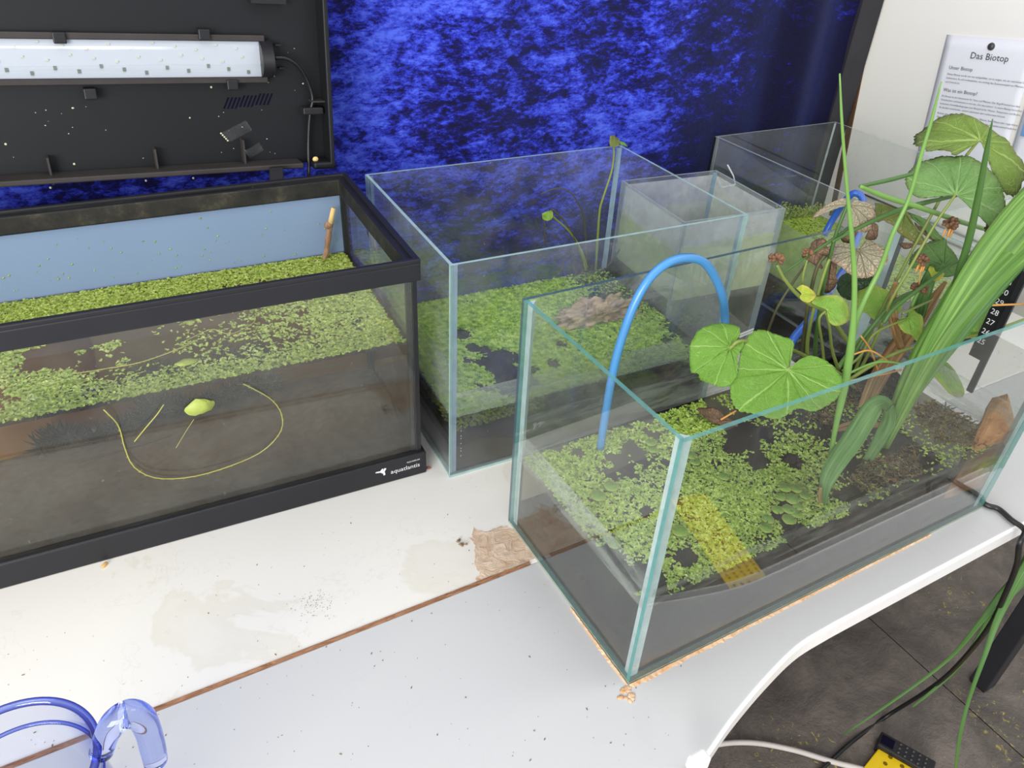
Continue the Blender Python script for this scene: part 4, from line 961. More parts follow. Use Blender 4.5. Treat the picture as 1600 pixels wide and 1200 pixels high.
def fd(x, y):
    n = .5+.5*ns(x, y, 5., 1.)+.3*ns(x, y, 17., 2.)
    d = .80*sst(.30, .56, n+.12*sst(.6, .1, x))
    d *= 1-.78*sst(.95, 1.2, x)
    d = max(d, sst(1.25, .8, math.hypot((x-mound[0])/.17, (y-mound[1])/.15)))
    for c, r in fclp: d *= sst(.6, 1.1, math.hypot(x-c[0], y-c[1])/r+.3*ns(x, y, 20., 7.))
    if x > 1.0 and y > .62: d *= .25
    return d
P_ = scatter(34000, .03, FL-.03, .03, FW-.03, fd)
fronds('duckweed', P_, .0050, M['duck_f'], 'fresh green duckweed floating in the front tank', FZW, tilt=.35)
mb = MB()
for k in range(6000):
    x, y = random.uniform(1.05, 1.8), random.uniform(.05, .78); n = ns(x, y, 4., 6.)
    if n < -.15+.5*sst(1.45, 1.05, x): continue
    h = .01+.06*sst(1.2, 1.7, x)*max(0, n+.3); c = np.array([x, y, FZW+random.random()*h]); d = unit(rng.normal(size=3)*np.array([1, 1, .5])); l = random.uniform(.006, .015)
    mb.tube([c-d*l, c, c+d*l], [.0015, .003, .0015], 3, caps=False, smooth=False)
obj('floating_moss', mb, M['moss_brown'], label='brown green moss mass in the right half of the front tank', cat='moss', kind='stuff')
for a, c, mt, lab in (((.03, .0152, .30), (FL-.03, .0154, .43), 'residue_d', 'streaky waterline residue'), ((.03, FW-.0154, .34), (FL-.03, FW-.0152, .52), 'residue_d', 'streaky waterline residue'), ((.0152, .03, .33), (.0154, FW-.03, .47), 'residue', 'whitish waterline residue'), ((FL-.0154, .03, .36), (FL-.0152, FW-.03, .5), 'residue', 'whitish waterline residue')):
    mb = MB(); mb.box(a, c); obj('residue_film', mb, M[mt], ft, label=lab)
# thermometer strip on the right pane
x_ = FL-.0165
th = emp('thermometer_strip', (x_, .28, .5), 'black stick-on thermometer strip with white numbers on right pane of front tank', 'thermometer')
mb = MB(); mb.box((x_-.002, .252, .60), (x_, .305, 1.02)); obj('strip', mb, M['sil_black'], th)
mb = MB(); mb.box((x_-.012, .226, .46), (x_, .250, 1.0)); obj('backing_bar', mb, M['black'], th, label='black upright bar beside the scale')
for k, nme in enumerate(['25', '26', '27', '28', '29', '30', '31']):
    text('numeral', nme, .032, (x_-.002, .297, .665+k*.044), (0, -1, 0), (0, 0, 1), M['white_print'], th, .001)
# orange wood slab leaning at the right end
mb = MB(); mb.box((0, 0, 0), (1, 1, 1)); 
mb = MB(); nn = 8; tp_ = [at(1506, 722, y=.045), at(1588, 667, y=.035), at(1572, 615, y=.13), at(1549, 622, y=.18)]; A8 = [np.array([p[0]-.01*(k in (0, 3)), p[1], .03]) for k, p in enumerate(tp_)]+tp_
V = []; idx = {}
for i in range(nn+1):
    for j in range(5):
        for k in range(nn+1):
            if i in (0, nn) or j in (0, 4) or k in (0, nn):
                a, b, c = i/nn, j/4, k/nn
                lo = (A8[0]*(1-a)+A8[1]*a)*(1-b)+(A8[3]*(1-a)+A8[2]*a)*b; hi = (A8[4]*(1-a)+A8[5]*a)*(1-b)+(A8[7]*(1-a)+A8[6]*a)*b
                p = lo*(1-c)+hi*c; p = p+.012*np.array([mnoise.noise(Vector(p*9)), mnoise.noise(Vector(p*9+np.array([5, 0, 0]))), mnoise.noise(Vector(p*11+np.array([0, 7, 0])))])
                idx[(i, j, k)] = len(V); V.append(p)
F = []
for i in range(nn):
    for j in range(4):
        for k in (0, nn): F.append([idx[(i, j, k)], idx[(i+1, j, k)], idx[(i+1, j+1, k)], idx[(i, j+1, k)]][::1 if k else -1])
    for k in range(nn):
        for j in (0, 4): F.append([idx[(i, j, k)], idx[(i+1, j, k)], idx[(i+1, j, k+1)], idx[(i, j, k+1)]][::-1 if j else 1])
for j in range(4):
    for k in range(nn):
        for i in (0, nn): F.append([idx[(i, j, k)], idx[(i, j+1, k)], idx[(i, j+1, k+1)], idx[(i, j, k+1)]][::1 if i else -1])
mb.add(V, F); obj('wood_slab', mb, M['orange_wood'], label='orange brown wood slab leaning at right end of front tank', cat='wood')

# round floating leaves
FLV = []
for k, (u, v, r) in enumerate(((1226, 762, 10), (1244, 764, 9), (1219, 777, 8), (1237, 780, 11), (1232, 796, 10), (1247, 792, 8), (1215, 797, 9), (1244, 803, 9), (1233, 812, 11), (1200, 812, 9), (1197, 825, 10), (1258, 775, 8), (1017, 692, 8), (1020, 703, 7), (1080, 712, 9), (1086, 722, 8), (1131, 745, 8), (1062, 830, 12), (955, 760, 11), (935, 775, 12), (960, 850, 10))):
    c = at(u, v, z=FZW+.012); s_ = r*px2u(c)*1.05; a0 = random.uniform(0, 6.28); n = 16; ring = []
    for j in range(n+1):
        w = a0+.12+(6.283-.24)*j/n; ring.append(c+np.array([s_*math.cos(w), s_*math.sin(w), random.uniform(0, .004)]))
    mb = MB(); mb.add([c+np.array([0, 0, -.002])]+ring, [(0, 1+j, 2+j) for j in range(n)], 0, True, [.4]+[0]*(n+1), [0]+[1]*(n+1))
    o = obj('floating_leaf', mb, M['leaf_pale'], solid=.003)
    FLV.append((o, u, v, k < 12))
ORD = ['first', 'second', 'third', 'fourth', 'fifth', 'sixth', 'seventh', 'eighth', 'ninth', 'tenth', 'eleventh', 'twelfth']
for k, q_ in enumerate(sorted([f for f in FLV if f[3]], key=lambda f: f[2])): tag(q_[0], 'small round floating leaf, %s from the top in the cluster right of the duckweed mound' % ORD[k], 'leaf', 'round floating leaves by the mound')
for k, q_ in enumerate(sorted([f for f in FLV if not f[3]], key=lambda f: f[1])): tag(q_[0], 'small round floating leaf, %s from the left among those spread over the duckweed' % ORD[k], 'leaf', 'round floating leaves at the left')

# dead leaf floating left of the big leaf
c = at(1118, 652, z=FZW+.02)
leaf(None, [(1086, 646), (1097, 640), (1110, 637), (1122, 641), (1131, 649), (1146, 657), (1152, 668), (1136, 666), (1118, 662), (1100, 656)], (1126, 656), M['leaf_brown'], c, (-.1, -.2, 1), name='dead_leaf', seg=40, rings=6, wave=.02, cup=.02, cat='leaf', label='brown dead leaf floating beside the large round green leaf')
dl = bpy.data.objects['dead_leaf']
P_ = [at(u, v, z=zz) for u, v, zz in ((1126, 656, FZW+.02), (1138, 649, FZW+.035), (1150, 642, FZW+.05))]; mb = MB(); mb.tube(P_, .004, 6)
def child(o_parent, name, mb, mat): return obj(name, mb, mat, o_parent)
child(dl, 'stalk', mb, M['bract'])

# planting basket with peat
pc = at(1345, 585, z=FZW+.03); pc[2] = 0
bs = emp('plant_pot', (pc[0], pc[1], fzf(pc[0], pc[1])), 'black planting pot of wet peat standing in the front tank', 'pot')
zb = fzf(pc[0], pc[1])-.01
mb = MB(); mb.lathe((pc[0], pc[1], 0), [(.0, zb), (.15, zb), (.175, FZW+.02), (.182, FZW+.03), (.170, FZW+.03), (.165, FZW+.0), (.14, zb+.02), (0, zb+.02)], 28); obj('pot_body', mb, M['pot'], bs)
mb = lump((pc[0], pc[1], FZW-.01), (.168, .168, .05), 4.4, .25, 26, 12, 4.); obj('peat', mb, M['soil_black'], bs, label='wet black peat')

# ---- bog plants in the front tank
root = np.array([pc[0], pc[1], FZW+.02])
mg = emp('marsh_marigold', root, 'marsh marigold with round scalloped green leaves and dry leaves in front tank', 'plant')
A_ = [(1146, 541), (1153, 536), (1162, 535), (1161, 541), (1155, 551), (1152, 558), (1153, 575), (1151, 588), (1143, 598), (1136, 602), (1125, 601), (1110, 593), (1096, 584), (1093, 576), (1084, 573), (1081, 566), (1079, 553), (1079, 536), (1084, 527), (1092, 514), (1114, 503), (1127, 498), (1143, 501), (1153, 505), (1157, 510), (1156, 523), (1150, 532), (1144, 539)]
B_ = [(1240, 570), (1252, 561), (1267, 557), (1284, 563), (1298, 572), (1312, 590), (1314, 600), (1312, 612), (1308, 622), (1290, 636), (1270, 647), (1257, 646), (1243, 642), (1232, 648), (1218, 656), (1200, 656), (1185, 651), (1168, 646), (1152, 640), (1143, 630), (1139, 613), (1139, 600), (1143, 590), (1151, 580), (1153, 565), (1155, 550), (1163, 534), (1175, 522), (1190, 517), (1205, 519), (1222, 526), (1239, 534), (1239, 547), (1236, 560), (1234, 573)]
c = at(1232, 576, y=.30); leaf(mg, B_, (1233, 577), M['leaf_bright'], c, (-.25, -.42, .85), cup=.03, wave=.022, rings=16, seg=150, veins=11, label='largest bright green round leaf'); pB = c
c = at(1140, 544, y=.42); leaf(mg, A_, (1141, 543), M['leaf_bright'], c, (-.35, -.35, .8), cup=-.03, wave=.02, rings=14, seg=120); pA = c
zz = lambda L_, s_, ox, oy: [(ox+x/s_, oy+y/s_) for x, y in L_]
C_ = zz([(590, 880), (540, 870), (440, 875), (350, 885), (250, 893), (180, 870), (110, 810), (85, 740), (95, 690), (140, 620), (190, 560), (260, 510), (350, 470), (450, 450), (530, 462), (620, 462), (690, 480), (760, 530), (830, 590), (900, 660), (960, 730), (1010, 800), (1040, 890), (1045, 970), (1020, 1050), (960, 1115), (900, 1140), (830, 1090), (740, 1010), (660, 930)], 6, 1400, 160)
D_ = zz([(820, 345), (770, 350), (700, 375), (650, 440), (560, 490), (500, 450), (400, 420), (300, 430), (270, 370), (215, 340), (215, 250), (225, 180), (280, 140), (340, 110), (430, 75), (520, 65), (600, 80), (680, 115), (780, 160), (880, 220), (960, 280), (1040, 340), (1090, 420), (1140, 490), (1200, 540), (1230, 650), (1200, 760), (1150, 790), (1060, 770), (1000, 720), (960, 670), (920, 620), (890, 560), (880, 470), (860, 380)], 6, 1400, 160)
c = at(1493, 304, y=.42); leaf(mg, C_, (1494, 304), M['leaf_mid'], c, Tc(c)*.8+np.array([0, 0, .5]), cup=-.02, wave=.025, rings=16, seg=140, veins=10, label='round grey green leaf high above the tank'); pC = c
c = at(1529, 217, y=.50); leaf(mg, D_, (1532, 219), M['leaf_top'], c, Tc(c)*.7+np.array([.1, 0, .6]), cup=-.05, wave=.04, rings=16, seg=140, veins=10, teeth=.02, label='topmost olive green leaf'); pD = c
z7 = lambda L_: zz(L_, 4.615, 1240, 300)
def lf(L_, att, mat, y, tilt=(0, 0, .4), **kw):
    at_ = z7([att])[0]; c = at(*at_, y=y); leaf(mg, z7(L_), at_, M[mat], c, Tc(c)+np.array(tilt), **kw); return c
lf([(400, 98), (440, 60), (520, 65), (580, 80), (605, 130), (600, 200), (570, 230), (520, 245), (470, 240), (430, 190), (410, 120), (398, 104), (330, 105), (250, 115), (200, 130), (170, 120), (230, 80), (300, 55), (390, 45)], (404, 92), 'leaf_dry', .60, (.3, 0, .5), cup=-.05, wave=.02, label='dry beige leaf', name='dry_leaf', seg=70)
lf([(450, 410), (400, 370), (340, 358), (270, 360), (230, 385), (240, 430), (270, 480), (320, 520), (380, 560), (440, 585), (500, 595), (570, 590), (610, 570), (650, 530), (685, 480), (680, 440), (650, 400), (600, 360), (560, 340), (520, 350), (490, 400)], (470, 422), 'leaf_dry', .55, (0, 0, .6), cup=-.03, wave=.02, label='dry beige leaf', name='dry_leaf', seg=90)
lf([(70, 460), (110, 400), (160, 350), (220, 335), (230, 380), (250, 440), (240, 480), (200, 510), (215, 545), (170, 555), (110, 500)], (160, 440), 'leaf_brown', .60, (.4, 0, 0), wave=.04, label='crumpled brown leaf', name='withered_leaf', seg=50, rings=8)
lf([(250, 475), (310, 510), (300, 600), (310, 650), (260, 720), (220, 725), (220, 660), (245, 580), (240, 520)], (270, 500), 'leaf_brown', .62, (-.4, 0, 0), wave=.03, label='crumpled brown leaf', name='withered_leaf', seg=44, rings=8)
lf([(340, 340), (400, 300), (440, 250), (480, 230), (490, 250), (450, 310), (420, 360), (360, 360)], (440, 270), 'leaf_brown', .64, (-.2, 0, .2), label='crumpled brown leaf', name='withered_leaf', seg=40, rings=6)
lf([(540, 250), (570, 220), (610, 250), (600, 330), (560, 350), (510, 345), (530, 300)], (565, 240), 'leaf_brown', .64, (.2, 0, .2), label='crumpled brown leaf', name='withered_leaf', seg=40, rings=6)
lf([(760, 380), (800, 365), (850, 370), (875, 380), (840, 405), (790, 415)], (870, 380), 'leaf_brown', .60, (.2, 0, .2), label='crumpled brown leaf', name='withered_leaf', seg=30, rings=5)
pI = lf([(20, 690), (60, 675), (110, 690), (150, 710), (165, 740), (140, 780), (100, 803), (60, 780), (45, 755), (65, 735)], (60, 735), 'leaf_yellow', .50, seg=50, rings=7, label='small yellow green leaf')
pJ = lf([(165, 735), (250, 735), (320, 745), (380, 780), (410, 830), (410, 890), (370, 940), (310, 965), (260, 945), (245, 890), (240, 852), (200, 830), (150, 810), (130, 785)], (238, 848), 'leaf_pale', .46, (0, 0, .5), cup=-.02, seg=80)
pK = lf([(460, 700), (520, 680), (580, 660), (640, 690), (700, 720), (750, 770), (780, 800), (780, 850), (740, 890), (700, 902), (680, 912), (650, 920), (580, 920), (540, 880), (520, 860), (470, 850), (450, 790)], (682, 898), 'leaf_pale', .50, (0, 0, .5), cup=-.02, seg=90, teeth=.02)
pL = lf([(745, 925), (790, 900), (822, 910), (850, 840), (890, 870), (930, 900), (935, 980), (910, 1060), (880, 1050), (850, 1025), (800, 1010), (760, 970)], (822, 905), 'leaf_pale', .42, (0, 0, .4), cup=-.02, seg=60, teeth=.02)
pM_ = lf([(835, 500), (860, 440), (920, 390), (1000, 350), (1090, 340), (1110, 390), (1160, 440), (1190, 500), (1190, 580), (1130, 610), (1080, 610), (1000, 580), (900, 555), (840, 545)], (1085, 530), 'leaf_mid', .50, (0, 0, .4), seg=90, wave=.015)
lf([(970, 560), (985, 525), (1010, 545), (1025, 575), (1080, 570), (1085, 600), (1050, 640), (1015, 635), (990, 600)], (1022, 580), 'leaf_yellow', .44, seg=40, rings=6, label='small yellow green leaf')
lf([(640, 165), (700, 150), (760, 140), (810, 130), (850, 200), (880, 260), (920, 300), (960, 360), (940, 375), (880, 365), (820, 330), (760, 290), (720, 240), (660, 210)], (800, 150), 'leaf_olive', .60, (0, 0, .3), seg=70, cup=-.03)
lf([(585, 75), (640, 85), (720, 105), (770, 125), (750, 160), (690, 170), (640, 200), (600, 190)], (640, 110), 'leaf_olive', .63, (0, 0, .3), seg=50, cup=-.03)
lf([(840, 155), (920, 180), (1000, 240), (1050, 300), (1090, 340), (1020, 345), (980, 310), (900, 230), (850, 190)], (850, 165), 'leaf_mid', .66, (0, 0, .2), seg=50, wave=.01)
lf([(870, 215), (930, 270), (1000, 320), (1030, 345), (1000, 350), (930, 300), (885, 250)], (875, 220), 'leaf_brown', .65, (0, 0, .2), seg=40, wave=.005, name='withered_leaf', label='crumpled brown leaf')
lf([(310, 700), (330, 620), (400, 580), (500, 595), (580, 610), (600, 640), (540, 680), (450, 720), (420, 780), (350, 760)], (400, 640), 'leaf_dark', .68, (0, 0, .3), seg=60, label='dark green leaf')
z3 = lambda L_: zz(L_, 5., 1400, 380)
c = at(1490, 575, y=.36); leaf(mg, z3([(290, 1040), (380, 930), (440, 970), (500, 1060), (540, 1160), (500, 1200), (430, 1180), (380, 1130), (330, 1080)]), (1476, 570), M['leaf_pale'], c, Tc(c)+np.array([0, 0, .4]), seg=50, rings=7)
c = at(1528, 505, y=.34); leaf(mg, z3([(540, 730), (570, 650), (640, 590), (700, 540), (730, 470), (722, 600), (740, 660), (690, 715), (610, 740)]), (1525, 510), M['leaf_pale'], c, Tc(c)+np.array([0, 0, .4]), seg=50, rings=7)
RB = lambda dx=0., dy=0.: root+np.array([dx, dy, 0])
def pet(P, r0, r1, mat='petiole', name='leaf_stalk', parent=None):
    Q = spline(P, 22); mb = MB(); mb.tube(Q, [r0*(1-i/22)+r1*i/22 for i in range(23)], 7); obj(name, mb, M[mat], parent or mg)
pet([RB(-.10, -.06), (RB(-.12, -.09)+pB)/2+np.array([0, 0, .06]), pB], .007, .006)
pet([RB(-.10, .0), (RB(-.12, 0)+pA)/2+np.array([0, 0, .07]), at(1165, 533, y=.42), pA], .007, .006)
def petpx(pxs, y, r0, r1, mat='petiole', y1=None, name='leaf_stalk', parent=None):
    ys_ = np.linspace(y, y if y1 is None else y1, len(pxs)); pet([at(u, v, y=yy) for (u, v), yy in zip(pxs, ys_)], r0, r1, mat, name, parent)
petpx([(1340, 585), (1368, 530), (1392, 470), (1418, 425), (1460, 352), (1493, 304)], .46, .007, .0045, 'petiole', .42)
petpx([(1335, 582), (1360, 520), (1400, 440), (1450, 345), (1500, 258), (1529, 219)], .52, .007, .005, 'petiole', .50)
petpx([(1290, 590), (1285, 540), (1280, 500), (1290, 486)], .48, .006, .004, 'petiole', .46)
petpx([(1330, 560), (1355, 520), (1400, 470), (1438, 452)], .46, .009, .007, 'rush_dark', .44)
petpx([(1252, 575), (1256, 530), (1264, 470), (1276, 420), (1288, 400)], .56, .009, .006, 'petiole_dark')
petpx([(1272, 575), (1276, 520), (1288, 440), (1305, 370), (1324, 320)], .58, .009, .006, 'rush_dark')
petpx([(1262, 578), (1262, 530), (1275, 470), (1290, 420), (1296, 405)], .54, .008, .005, 'petiole')
petpx([(1310, 578), (1300, 545), (1296, 510), (1290, 488)], .46, .007, .004, 'petiole')
petpx([(1318, 600), (1360, 572), (1410, 548), (1470, 534), (1540, 520), (1620, 492)], .40, .008, .006, 'petiole', .28)
petpx([(1316, 580), (1345, 555), (1368, 520), (1420, 497)], .44, .006, .004, 'petiole', .42)
petpx([(1320, 585), (1345, 530), (1387, 497)], .47, .006, .004, 'petiole', .50)
petpx([(1300, 590), (1320, 560), (1360, 510)], .50, .012, .006, 'rush')
petpx([(1312, 590), (1370, 566), (1420, 570)], .36, .005, .004, 'rush', .28)

rs = emp('soft_rush', RB(.0, -.1), 'rush with tall thin green stems and brown seed heads in front tank', 'plant')
def rush(pxs, y, w0, w1, mat, y1=None, name='stem'):
    ys_ = np.linspace(y, y if y1 is None else y1, len(pxs)); P = [at(u, v, y=yy) for (u, v), yy in zip(pxs, ys_)]
    n = 40; Q = spline(P, n); s_ = px2u(P[len(P)//2]); mb = MB(); wid = [np.interp(i/n, np.linspace(0, 1, len(w0)), w0)/2*s_ for i in range(n+1)]; mb.tube(Q, wid, 8); return obj(name, mb, M[mat], rs)
rush([(1284, 790), (1293, 740), (1305, 670), (1318, 610), (1329, 545), (1334, 490), (1335, 430), (1330, 360), (1324, 300), (1316, 200), (1312, 115)], .15, [6, 7, 9, 14, 15, 9, 8, 7, 5, 4, 2], None, 'rush') if False else None
P_ = [(1284, 790), (1293, 740), (1305, 670), (1318, 610), (1329, 545), (1334, 490), (1335, 430), (1330, 360), (1324, 300), (1316, 200), (1312, 115)]
rush(P_, .16, [5, 7, 9, 14, 13, 9, 8, 7, 5, 4, 2], None, 'rush', .34)
rush([(1325, 575), (1335, 510), (1350, 470), (1375, 420), (1395, 365), (1420, 310), (1440, 240), (1455, 190), (1471, 128)], .30, [10, 11, 9, 8, 7, 6, 6, 5, 2], None, 'rush', .30)
rush([(1487, 462), (1500, 420), (1515, 370), (1530, 300), (1541, 240), (1551, 186)], .24, [10, 12, 12, 10, 8, 1.5], None, 'rush_dark', .22)
rush([(1432, 270), (1390, 281), (1345, 291)], .52, [6, 7, 6], None, 'rush_dark')
rush([(1344, 291), (1385, 308), (1440, 325), (1500, 346), (1550, 361)], .52, [6, 8, 8, 8, 7], None, 'rush', .44)
rush([(1494, 306), (1440, 318), (1395, 332), (1350, 352), (1300, 378)], .47, [5, 8, 8, 6, 4], None, 'rush_dark', .56)
rush([(1335, 350), (1300, 375), (1265, 398), (1222, 428)], .58, [6, 5, 4, 3], None, 'rush_dark')
rush([(1520, 398), (1490, 412), (1462, 432), (1400, 480), (1380, 505)], .40, [4, 4, 5, 7, 8], None, 'rush_dark')
rush([(1330, 540), (1290, 488), (1266, 475), (1246, 460), (1227, 438), (1214, 414)], .50, [8, 8, 7, 6, 5, 4], None, 'petiole', .55)
rush([(1253, 460), (1255, 430), (1261, 407)], .55, [4, 4, 3], None, 'petiole')
rush([(1199, 520), (1215, 480), (1240, 440), (1265, 405)], .62, [4, 4, 4, 3], None, 'petiole_dark')
rush([(1418, 498), (1428, 470), (1436, 455)], .44, [6, 5, 4], None, 'rush')
rush([(1410, 490), (1440, 476), (1458, 468)], .42, [4, 4, 3], None, 'petiole')
rush([(1436, 444), (1438, 425), (1440, 412)], .44, [2, 2, 2], None, 'bract')
rush([(1545, 362), (1530, 385), (1510, 420), (1490, 470), (1460, 520)], .36, [5, 8, 8, 8, 8], None, 'petiole')
for (u, v, y, r, bract) in ((1213, 405, .55, 13, 0), (1262, 395, .58, 9, 0), (1486, 349, .42, 13, 1), (1548, 357, .36, 10, 0), (1440, 406, .44, 12, 1), (1437, 451, .44, 13, 0)):
    c = at(u, v, y=y); s_ = px2u(c); mb = MB()
    for k in range(20):
        d = unit(rng.normal(size=3)+np.array([0, 0, .3])); z_ = d; x_a = unit(np.cross(z_, [0.3, .9, .1])); Rm_ = np.array([x_a, np.cross(z_, x_a), z_]).T
        mb.ell(c+d*r*s_*.55*np.array([1.25, 1.25, .8]), (r*s_*.27, r*s_*.27, r*s_*.42), 6, 5, R=Rm_)
    sh = obj('seed_head', mb, M['seed'], rs, label='brown cluster of seed capsules')
    if bract:
        mb = MB()
        for k in range(5): d = unit(np.array([random.gauss(0, .4), random.gauss(0, .3), -1])); mb.ell(c+d*r*s_*1.25, (r*s_*.18, r*s_*.12, r*s_*.6), 6, 5)
        obj('bract', mb, M['bract'], sh, label='orange dry bract')

# iris with broad sword leaves
def blade(parent, pxs, ws, ys, mat, name='blade', label=None, head=None, twist=0., keel=.12, th=.003, nrm=None, n=36, cat=None):
    ys_ = np.interp(np.linspace(0, 1, len(pxs)), np.linspace(0, 1, len(ys)), ys)
    P = spline([np.array(h) for h in (head or [])]+[at(u, v, y=yy) for (u, v), yy in zip(pxs, ys_)], n); mb = MB(); V = []; vein = []; rad = []; k = 6; s0 = random.uniform(0, 50)
    for i, p in enumerate(P):
        t_ = unit(P[min(i+1, n)]-P[max(i-1, 0)]); tv = Tc(p) if nrm is None else unit(nrm); side = unit(np.cross(t_, tv)); nn_ = np.cross(side, t_)
        a = twist*(i/n); side, nn_ = side*math.cos(a)+nn_*math.sin(a), nn_*math.cos(a)-side*math.sin(a)
        w = np.interp(i/n, np.linspace(0, 1, len(ws)), ws)/2*px2u(p)
        for j in range(k+1):
            s_ = j/k*2-1; V.append(p+side*w*s_-nn_*keel*w*abs(s_)); vein.append(s_+s0); rad.append(i/n+s0*.3)
    F = [(i*(k+1)+j, i*(k+1)+j+1, (i+1)*(k+1)+j+1, (i+1)*(k+1)+j) for i in range(n) for j in range(k)]
    mb.add(V, F, 0, True, vein, rad); return obj(name, mb, M[mat], parent, label=label, solid=th, cat=cat)
ir = emp('iris_plant', at(1390, 680, y=.26), 'iris fan of broad green sword leaves leaning right out of front tank', 'plant')
blade(ir, [(1384, 690), (1410, 620), (1446, 555), (1500, 470), (1560, 385), (1620, 315), (1720, 215), (1820, 120)], [10, 26, 40, 50, 56, 60, 44, 2], (.25, .16), 'iris')
blade(ir, [(1372, 715), (1400, 650), (1430, 590), (1470, 520), (1530, 445), (1600, 375), (1720, 280), (1830, 200)], [14, 28, 36, 44, 50, 54, 40, 2], (.235, .13), 'iris')
blade(ir, [(1396, 660), (1425, 600), (1460, 535), (1520, 445), (1585, 360), (1640, 300), (1740, 220), (1850, 130)], [10, 24, 36, 46, 52, 56, 40, 2], (.27, .20), 'iris_dark')
blade(ir, [(1380, 700), (1405, 635), (1440, 560), (1480, 490), (1530, 412), (1590, 335), (1700, 215), (1790, 120)], [8, 12, 16, 26, 34, 40, 28, 2], (.225, .12), 'iris')
blade(ir, [(1405, 655), (1440, 600), (1480, 545), (1530, 480), (1590, 410), (1680, 320), (1780, 240)], [8, 16, 22, 26, 26, 20, 2], (.26, .18), 'iris_dark')
blade(ir, [(1345, 650), (1370, 595), (1398, 550), (1425, 512), (1450, 478), (1478, 440)], [16, 26, 28, 26, 18, 5], (.44, .50), 'iris_dry', label='tan withered outer leaf')
blade(ir, [(1408, 545), (1398, 510), (1394, 480), (1400, 440)], [10, 14, 14, 6], (.44, .48), 'iris_dry', label='tan withered outer leaf')
blade(ir, [(1432, 500), (1440, 470), (1450, 440), (1460, 415)], [20, 22, 20, 14], (.48, .50), 'iris_dark')
blade(ir, [(1285, 806), (1288, 768), (1296, 742), (1312, 715), (1334, 684), (1354, 652), (1367, 634), (1379, 629), (1391, 637)], [7, 16, 26, 30, 32, 31, 28, 22, 16], (.10, .20), 'iris_dark', label='bent leaf kinked downward')
blade(ir, [(1389, 634), (1389, 655), (1380, 676), (1368, 698), (1354, 722), (1343, 738)], [14, 20, 20, 18, 14, 5], (.205, .20), 'iris_dark', label='broken hanging end of the bent leaf')
blade(ir, [(1283, 806), (1281, 780), (1282, 762)], [4, 6, 4], (.11, .11), 'iris_dry', n=12, label='tan withered sheath')
blade(None, [(1299, 674), (1320, 667), (1345, 661), (1370, 664), (1395, 662), (1418, 658)], [4, 12, 14, 8, 9, 2], (.23, .235), 'iris_dry', name='dry_leaf_strip', n=20, label='tan dry leaf strip lying on the moss behind the bent iris leaf', cat='leaf')
# dry straws round the pot
for k, pxs in enumerate((((1345, 525), (1358, 543), (1366, 562), (1372, 580)), ((1318, 596), (1345, 592), (1380, 585), (1408, 578)), ((1330, 555), (1360, 548), (1390, 566)))):
    P = spline([at(u, v, y=.40-.03*k) for u, v in pxs], 14); mb = MB(); mb.tube(P, .0035, 5); obj('straw', mb, M['bract'], label=('short dry straw standing upright on the black peat', 'long dry straw lying along the front of the black peat', 'dry straw crossing the middle of the black peat')[k], cat='straw', group='dry straws by the pot')
p0, p1 = at(1545, 477, y=.25), at(1605, 475, y=.20); mb = MB(); mb.tube([p0, p1], .004, 6); obj('straw', mb, M['bract'], label='pale straw crossing in front of the thermometer strip', cat='straw')

# blue air tubes
P = [at(u, v, y=yy) for u, v, yy in ((938, 700, .70), (944, 660, .70), (955, 595, .70), (968, 540, .70), (990, 478, .70), (1015, 435, .70), (1045, 410, .70), (1075, 403, .70), (1100, 410, .70), (1118, 435, .70), (1130, 468, .70), (1133, 500, .70), (1135, 545, .66), (1140, 600, .62))]
mb = MB(); mb.tube(spline(P, 70), .0155, 10); obj('air_tube', mb, M['tube_blue'], label='light blue air tube arching over the left half of front tank', cat='tube')
P = [at(u, v, y=yy) for u, v, yy in ((1232, 545, .70), (1243, 525, .70), (1272, 491, .72), (1307, 439, .9), (1322, 415, 1.0), (1333, 390, 1.08), (1345, 354, 1.20), (1349, 322, 1.26), (1345, 306, 1.30), (1334, 302, 1.33), (1322, 312, 1.36), (1312, 326, 1.40), (1300, 345, 1.42), (1288, 368, 1.42))]
mb = MB(); mb.tube(spline(P, 70), .017, 10); obj('air_tube', mb, M['tube_blue2'], label='darker blue air tube looping over the rear right tank rim', cat='tube')
c = at(1167, 521, y=.785); mb = MB(); rr, uu = unit(np.array([1, 0, .12])), np.array([0, 0, 1.])
for k in range(2): mb.hexa([c+rr*a+uu*b+np.array([0, n_, 0]) for b in ((-.008+k*.012), (-.001+k*.012)) for a, n_ in ((-.035, 0), (.035, 0), (.035, .003), (-.035, .003))])
obj('label_tag', mb, M['white_print'], label='tiny white striped tag on back pane of front tank', cat='tag')

# ------------------------------------------------------------------ cables, floor items
def cable(name, P, r, mat, label, n=60): mb = MB(); mb.tube(spline(P, n), r, 8); return obj(name, mb, mat, label=label, cat='cable')
e1 = np.array([1.905, -.155, -.02])
P = [np.array([1.93, .35, .014]), np.array([1.90, .15, .014]), np.array([1.86, .01, .014]), at(1560, 795, z=.014), at(1580, 812, z=.014), at(1590, 826, z=.0)+np.array([0, -.025, .012]), at(1593, 850, y=-.195), at(1588, 885, y=-.20), at(1570, 930, y=-.20), at(1548, 975, y=-.19), at(1518, 1015, y=-.16), at(1480, 1055, y=-.10), at(1440, 1085, y=-.02), at(1384, 1120, z=-1.985), at(1330, 1160, z=-1.985), at(1290, 1196, z=-1.985), at(1250, 1230, z=-1.985)]
cable('power_cable', P, .0115, M['cable_black'], 'black cable hanging over the table edge down to the floor', 90)
P = [at(u, v, z=-1.984) for u, v in ((1085, 1195), (1103, 1172), (1130, 1162), (1180, 1161), (1240, 1172), (1300, 1190), (1340, 1200), (1400, 1215))]
